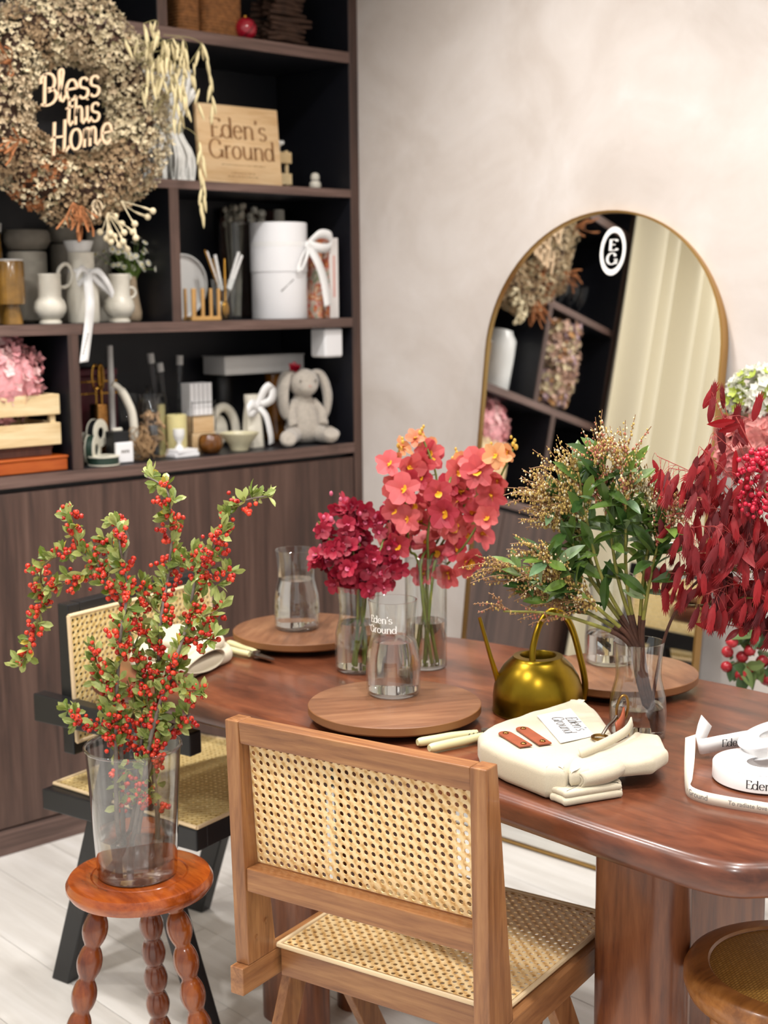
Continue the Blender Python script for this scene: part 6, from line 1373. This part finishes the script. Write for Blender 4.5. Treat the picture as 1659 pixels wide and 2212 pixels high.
for i, s in enumerate(GR):
    loc = Vector((GX+R.uniform(-.012, .012), GY+R.uniform(-.012, .012), TZ+.01)); dz = R.uniform(-.06, .08); P = [loc, Vector((GX+R.uniform(-.025, .025), GY+R.uniform(-.025, .025), TZ+.168))]+[Vector(p)+FW*dz*(k+1)/3 for k, p in enumerate(s[1:])]
    t = thing('red_grass_stem', GLAB[i], 'grass', loc, 0, 'dyed red grass stems'); path = [p-loc for p in spline(P, 8)]; n = len(path); MB().tube(path, [.0012-.0006*k/n for k in range(n)], 5).build('stem', M_rs, t, 80)
    for k in range(11 if i > 1 else 6, n, 1 if i > 1 else 3):
        if i < 2 and k < n-9: continue
        for j in range(R.choice((1, 2, 2))):
            p = path[k]; q = p+Vector((R.gauss(0, .014), R.gauss(0, .014), -R.uniform(.004, .03))); MB().tube(spline([p, (p+q)/2+Vector((0, 0, .008)), q], 3), .0004, 4).build('thread', M_rs, t)
            d = (Vector((0, 0, -1))+(-RT)*R.uniform(-.1, .6)+rvec(.35)).normalized()
            if i < 2: d = (Vector((0, 0, 1))+RT*R.uniform(-.2, .6)+rvec(.15)).normalized()
            place('spikelet', SPK, t, M4(q, frame(d, (CAMP-(q+loc)).normalized()+rvec(.7)), R.uniform(.75, 1.2)))
t = thing('red_leaf_spray', 'spray of large dyed red leaves behind the crimson berries', 'leaves', (GX, GY, TZ+.012)); loc = Vector((GX, GY, TZ+.012))
for p in RLV:
    e = Vector(p)+FW*R.uniform(-.01, .07)-loc; path = spline([(0, 0, 0), (R.uniform(-.02, .02), R.uniform(-.02, .02), .17), e*.7+Vector((0, 0, .05)), e], 6); MB().tube(path, .0011, 5).build('stem', M_rs, t, 80)
    for k in range(4):
        q = path[-1-R.randint(0, 5)]; d = (-RT*R.uniform(-.3, 1)+Vector((0, 0, R.uniform(-1, .8)))+rvec(.4)).normalized(); place('leaf', RLEAF, t, M4(q+rvec(.008), frame(d, (CAMP-(q+loc)).normalized()+rvec(.6)), R.uniform(.45, .85)))
M_cb = leafmat('crimson_bead_berry', 'a30b28', 'c91a3a', .35, 0, 8); mb = MB(); mb.ell((0, 0, 0), .0043, 9, 6); CBER = mb.mesh('berry', M_cb, 80)
t = thing('crimson_berry_spray', 'dense cluster of bright crimson bead berries at the right edge', 'berries', (GX, GY, TZ+.012)); e = Vector(RB[-1])-loc
for i in range(9):
    q = e+Vector((R.gauss(0, .02), R.gauss(0, .02), R.gauss(.0, .02))); MB().tube(spline([(0, 0, 0), (R.uniform(-.02, .02), R.uniform(-.02, .02), .17), e*.7+Vector((0, 0, .02)), q], 6), .0012, 5).build('stem', M_rs, t, 80)
for i in range(230):
    d = rvec().normalized(); q = e+Vector((d.x*.055, d.y*.055, d.z*.072))*R.uniform(.55, 1.0); place('berry', CBER, t, M4(q, None, R.uniform(.8, 1.15)))

# floor vase beyond the table end: pink and white flowers, crab apples
WX, WY = 2.72, 1.52
M_bk = plain('black_bucket', '1b1b1d', .5)
lathe_thing('flower_bucket', 'tall black flower bucket on the floor by the plaster wall', 'bucket', WX, WY, .0008, [('body', shell([(.10, 0), (.105, .004), (.135, .40), (.14, .41)], .004), M_bk)])
M_pkf = leafmat('pink_petal', 'c8506a', 'e8a39b', .6, .25, 40); M_whf = leafmat('white_petal', 'dfe2cf', 'f2f1e6', .6, .25); M_gnf = plain('lime_floret', 'a9b84f', .6)
def bigflower(name, label, c, r, m, mats, n, pl):
    t = thing(name, label, 'flower', (WX, WY, .012)); e = Vector(c)-Vector((WX, WY, .012)); MB().tube(spline([(0, 0, 0), (e.x*.1, e.y*.1, .4), (e.x*.7, e.y*.7, e.z*.8), e], 8), .004, 8).build('stem', M_ost, t, 80)
    mb = cloud(MB(), floret('f', [0], 5, pl, pl*.9, .5), n, hyd_pt(r, r, r*.85, e), lambda: R.choice(m), .8, 1.4); o = mb.build('florets', mats, t, 80); o['kind'] = 'stuff'
bigflower('pink_hydrangea', 'ruffled pink flower head behind the red grasses', PKF[0], .065, (0, 0), [M_pkf], 150, .022)
bigflower('pink_hydrangea', 'smaller deep pink flower head left of the crimson berries', PKF[3], .042, (0, 0), [M_pkf], 90, .018)
bigflower('white_hydrangea', 'white and lime green flower head at the upper right edge', WHF[0], .065, (0, 0, 0, 1), [M_whf, M_gnf], 320, .011)
bigflower('white_hydrangea', 'small white flower head just above the pink flower', WHF[1], .035, (0, 0, 1), [M_whf, M_gnf], 120, .010)
M_crab = leafmat('crab_apple', '8f1420', 'b8323a', .25, 0, 10); mb = MB(); mb.ell((0, 0, 0), (.0145, .0145, .0138), 14, 10); mb.ell((0, 0, -.0135), (.003, .003, .0015), 6, 4, 1); CRAB = mb.mesh('crab_apple', [M_crab, M_calyx], 80)
M_crl = leafmat('crab_leaf', '3f5a34', '7c8f55', .45, .2); CRL = leaf_mesh('leaf', M_crl, .055, .032, 7, .2, .25, .8, .45)
for i, (s, sel) in enumerate(((CRS, CRB[0:5]+CRB[7:8]), (CRS2, CRB[5:7]+CRB[8:]))):
    loc = Vector((WX, WY, .012)); P = [loc, Vector((WX-.02, WY+.02, .42))]+[Vector(p) for p in s[1:]]; t = thing('crab_apple_branch', ['upper crab apple branch with red fruit at the right edge', 'lower crab apple branch with red fruit behind the table'][i], 'branch', loc, 0, 'crab apple branches'); path = [p-loc for p in spline(P, 8)]; MB().tube(path, .003, 7).build('stem', M_pbk, t, 80)
    for p in sel:
        q = Vector(p)+FW*R.uniform(-.02, .02)-loc; nr = min(path, key=lambda a: (a-q).length); MB().tube([nr, q], .0012, 5).build('stalk', M_twg, t); place('crab_apple', CRAB, t, M4(q, Matrix.Rotation(R.uniform(-.6, .6), 3, 'X'), R.uniform(.9, 1.15)))
    for k in range(16, len(path)):
        for j in range(2):
            d = (rvec(1)+Vector((0, 0, -.2))).normalized(); place('leaf', CRL, t, M4(path[k]+rvec(.02), frame(d, (CAMP-(path[k]+loc)).normalized()+rvec(.7)), R.uniform(.7, 1.1)))
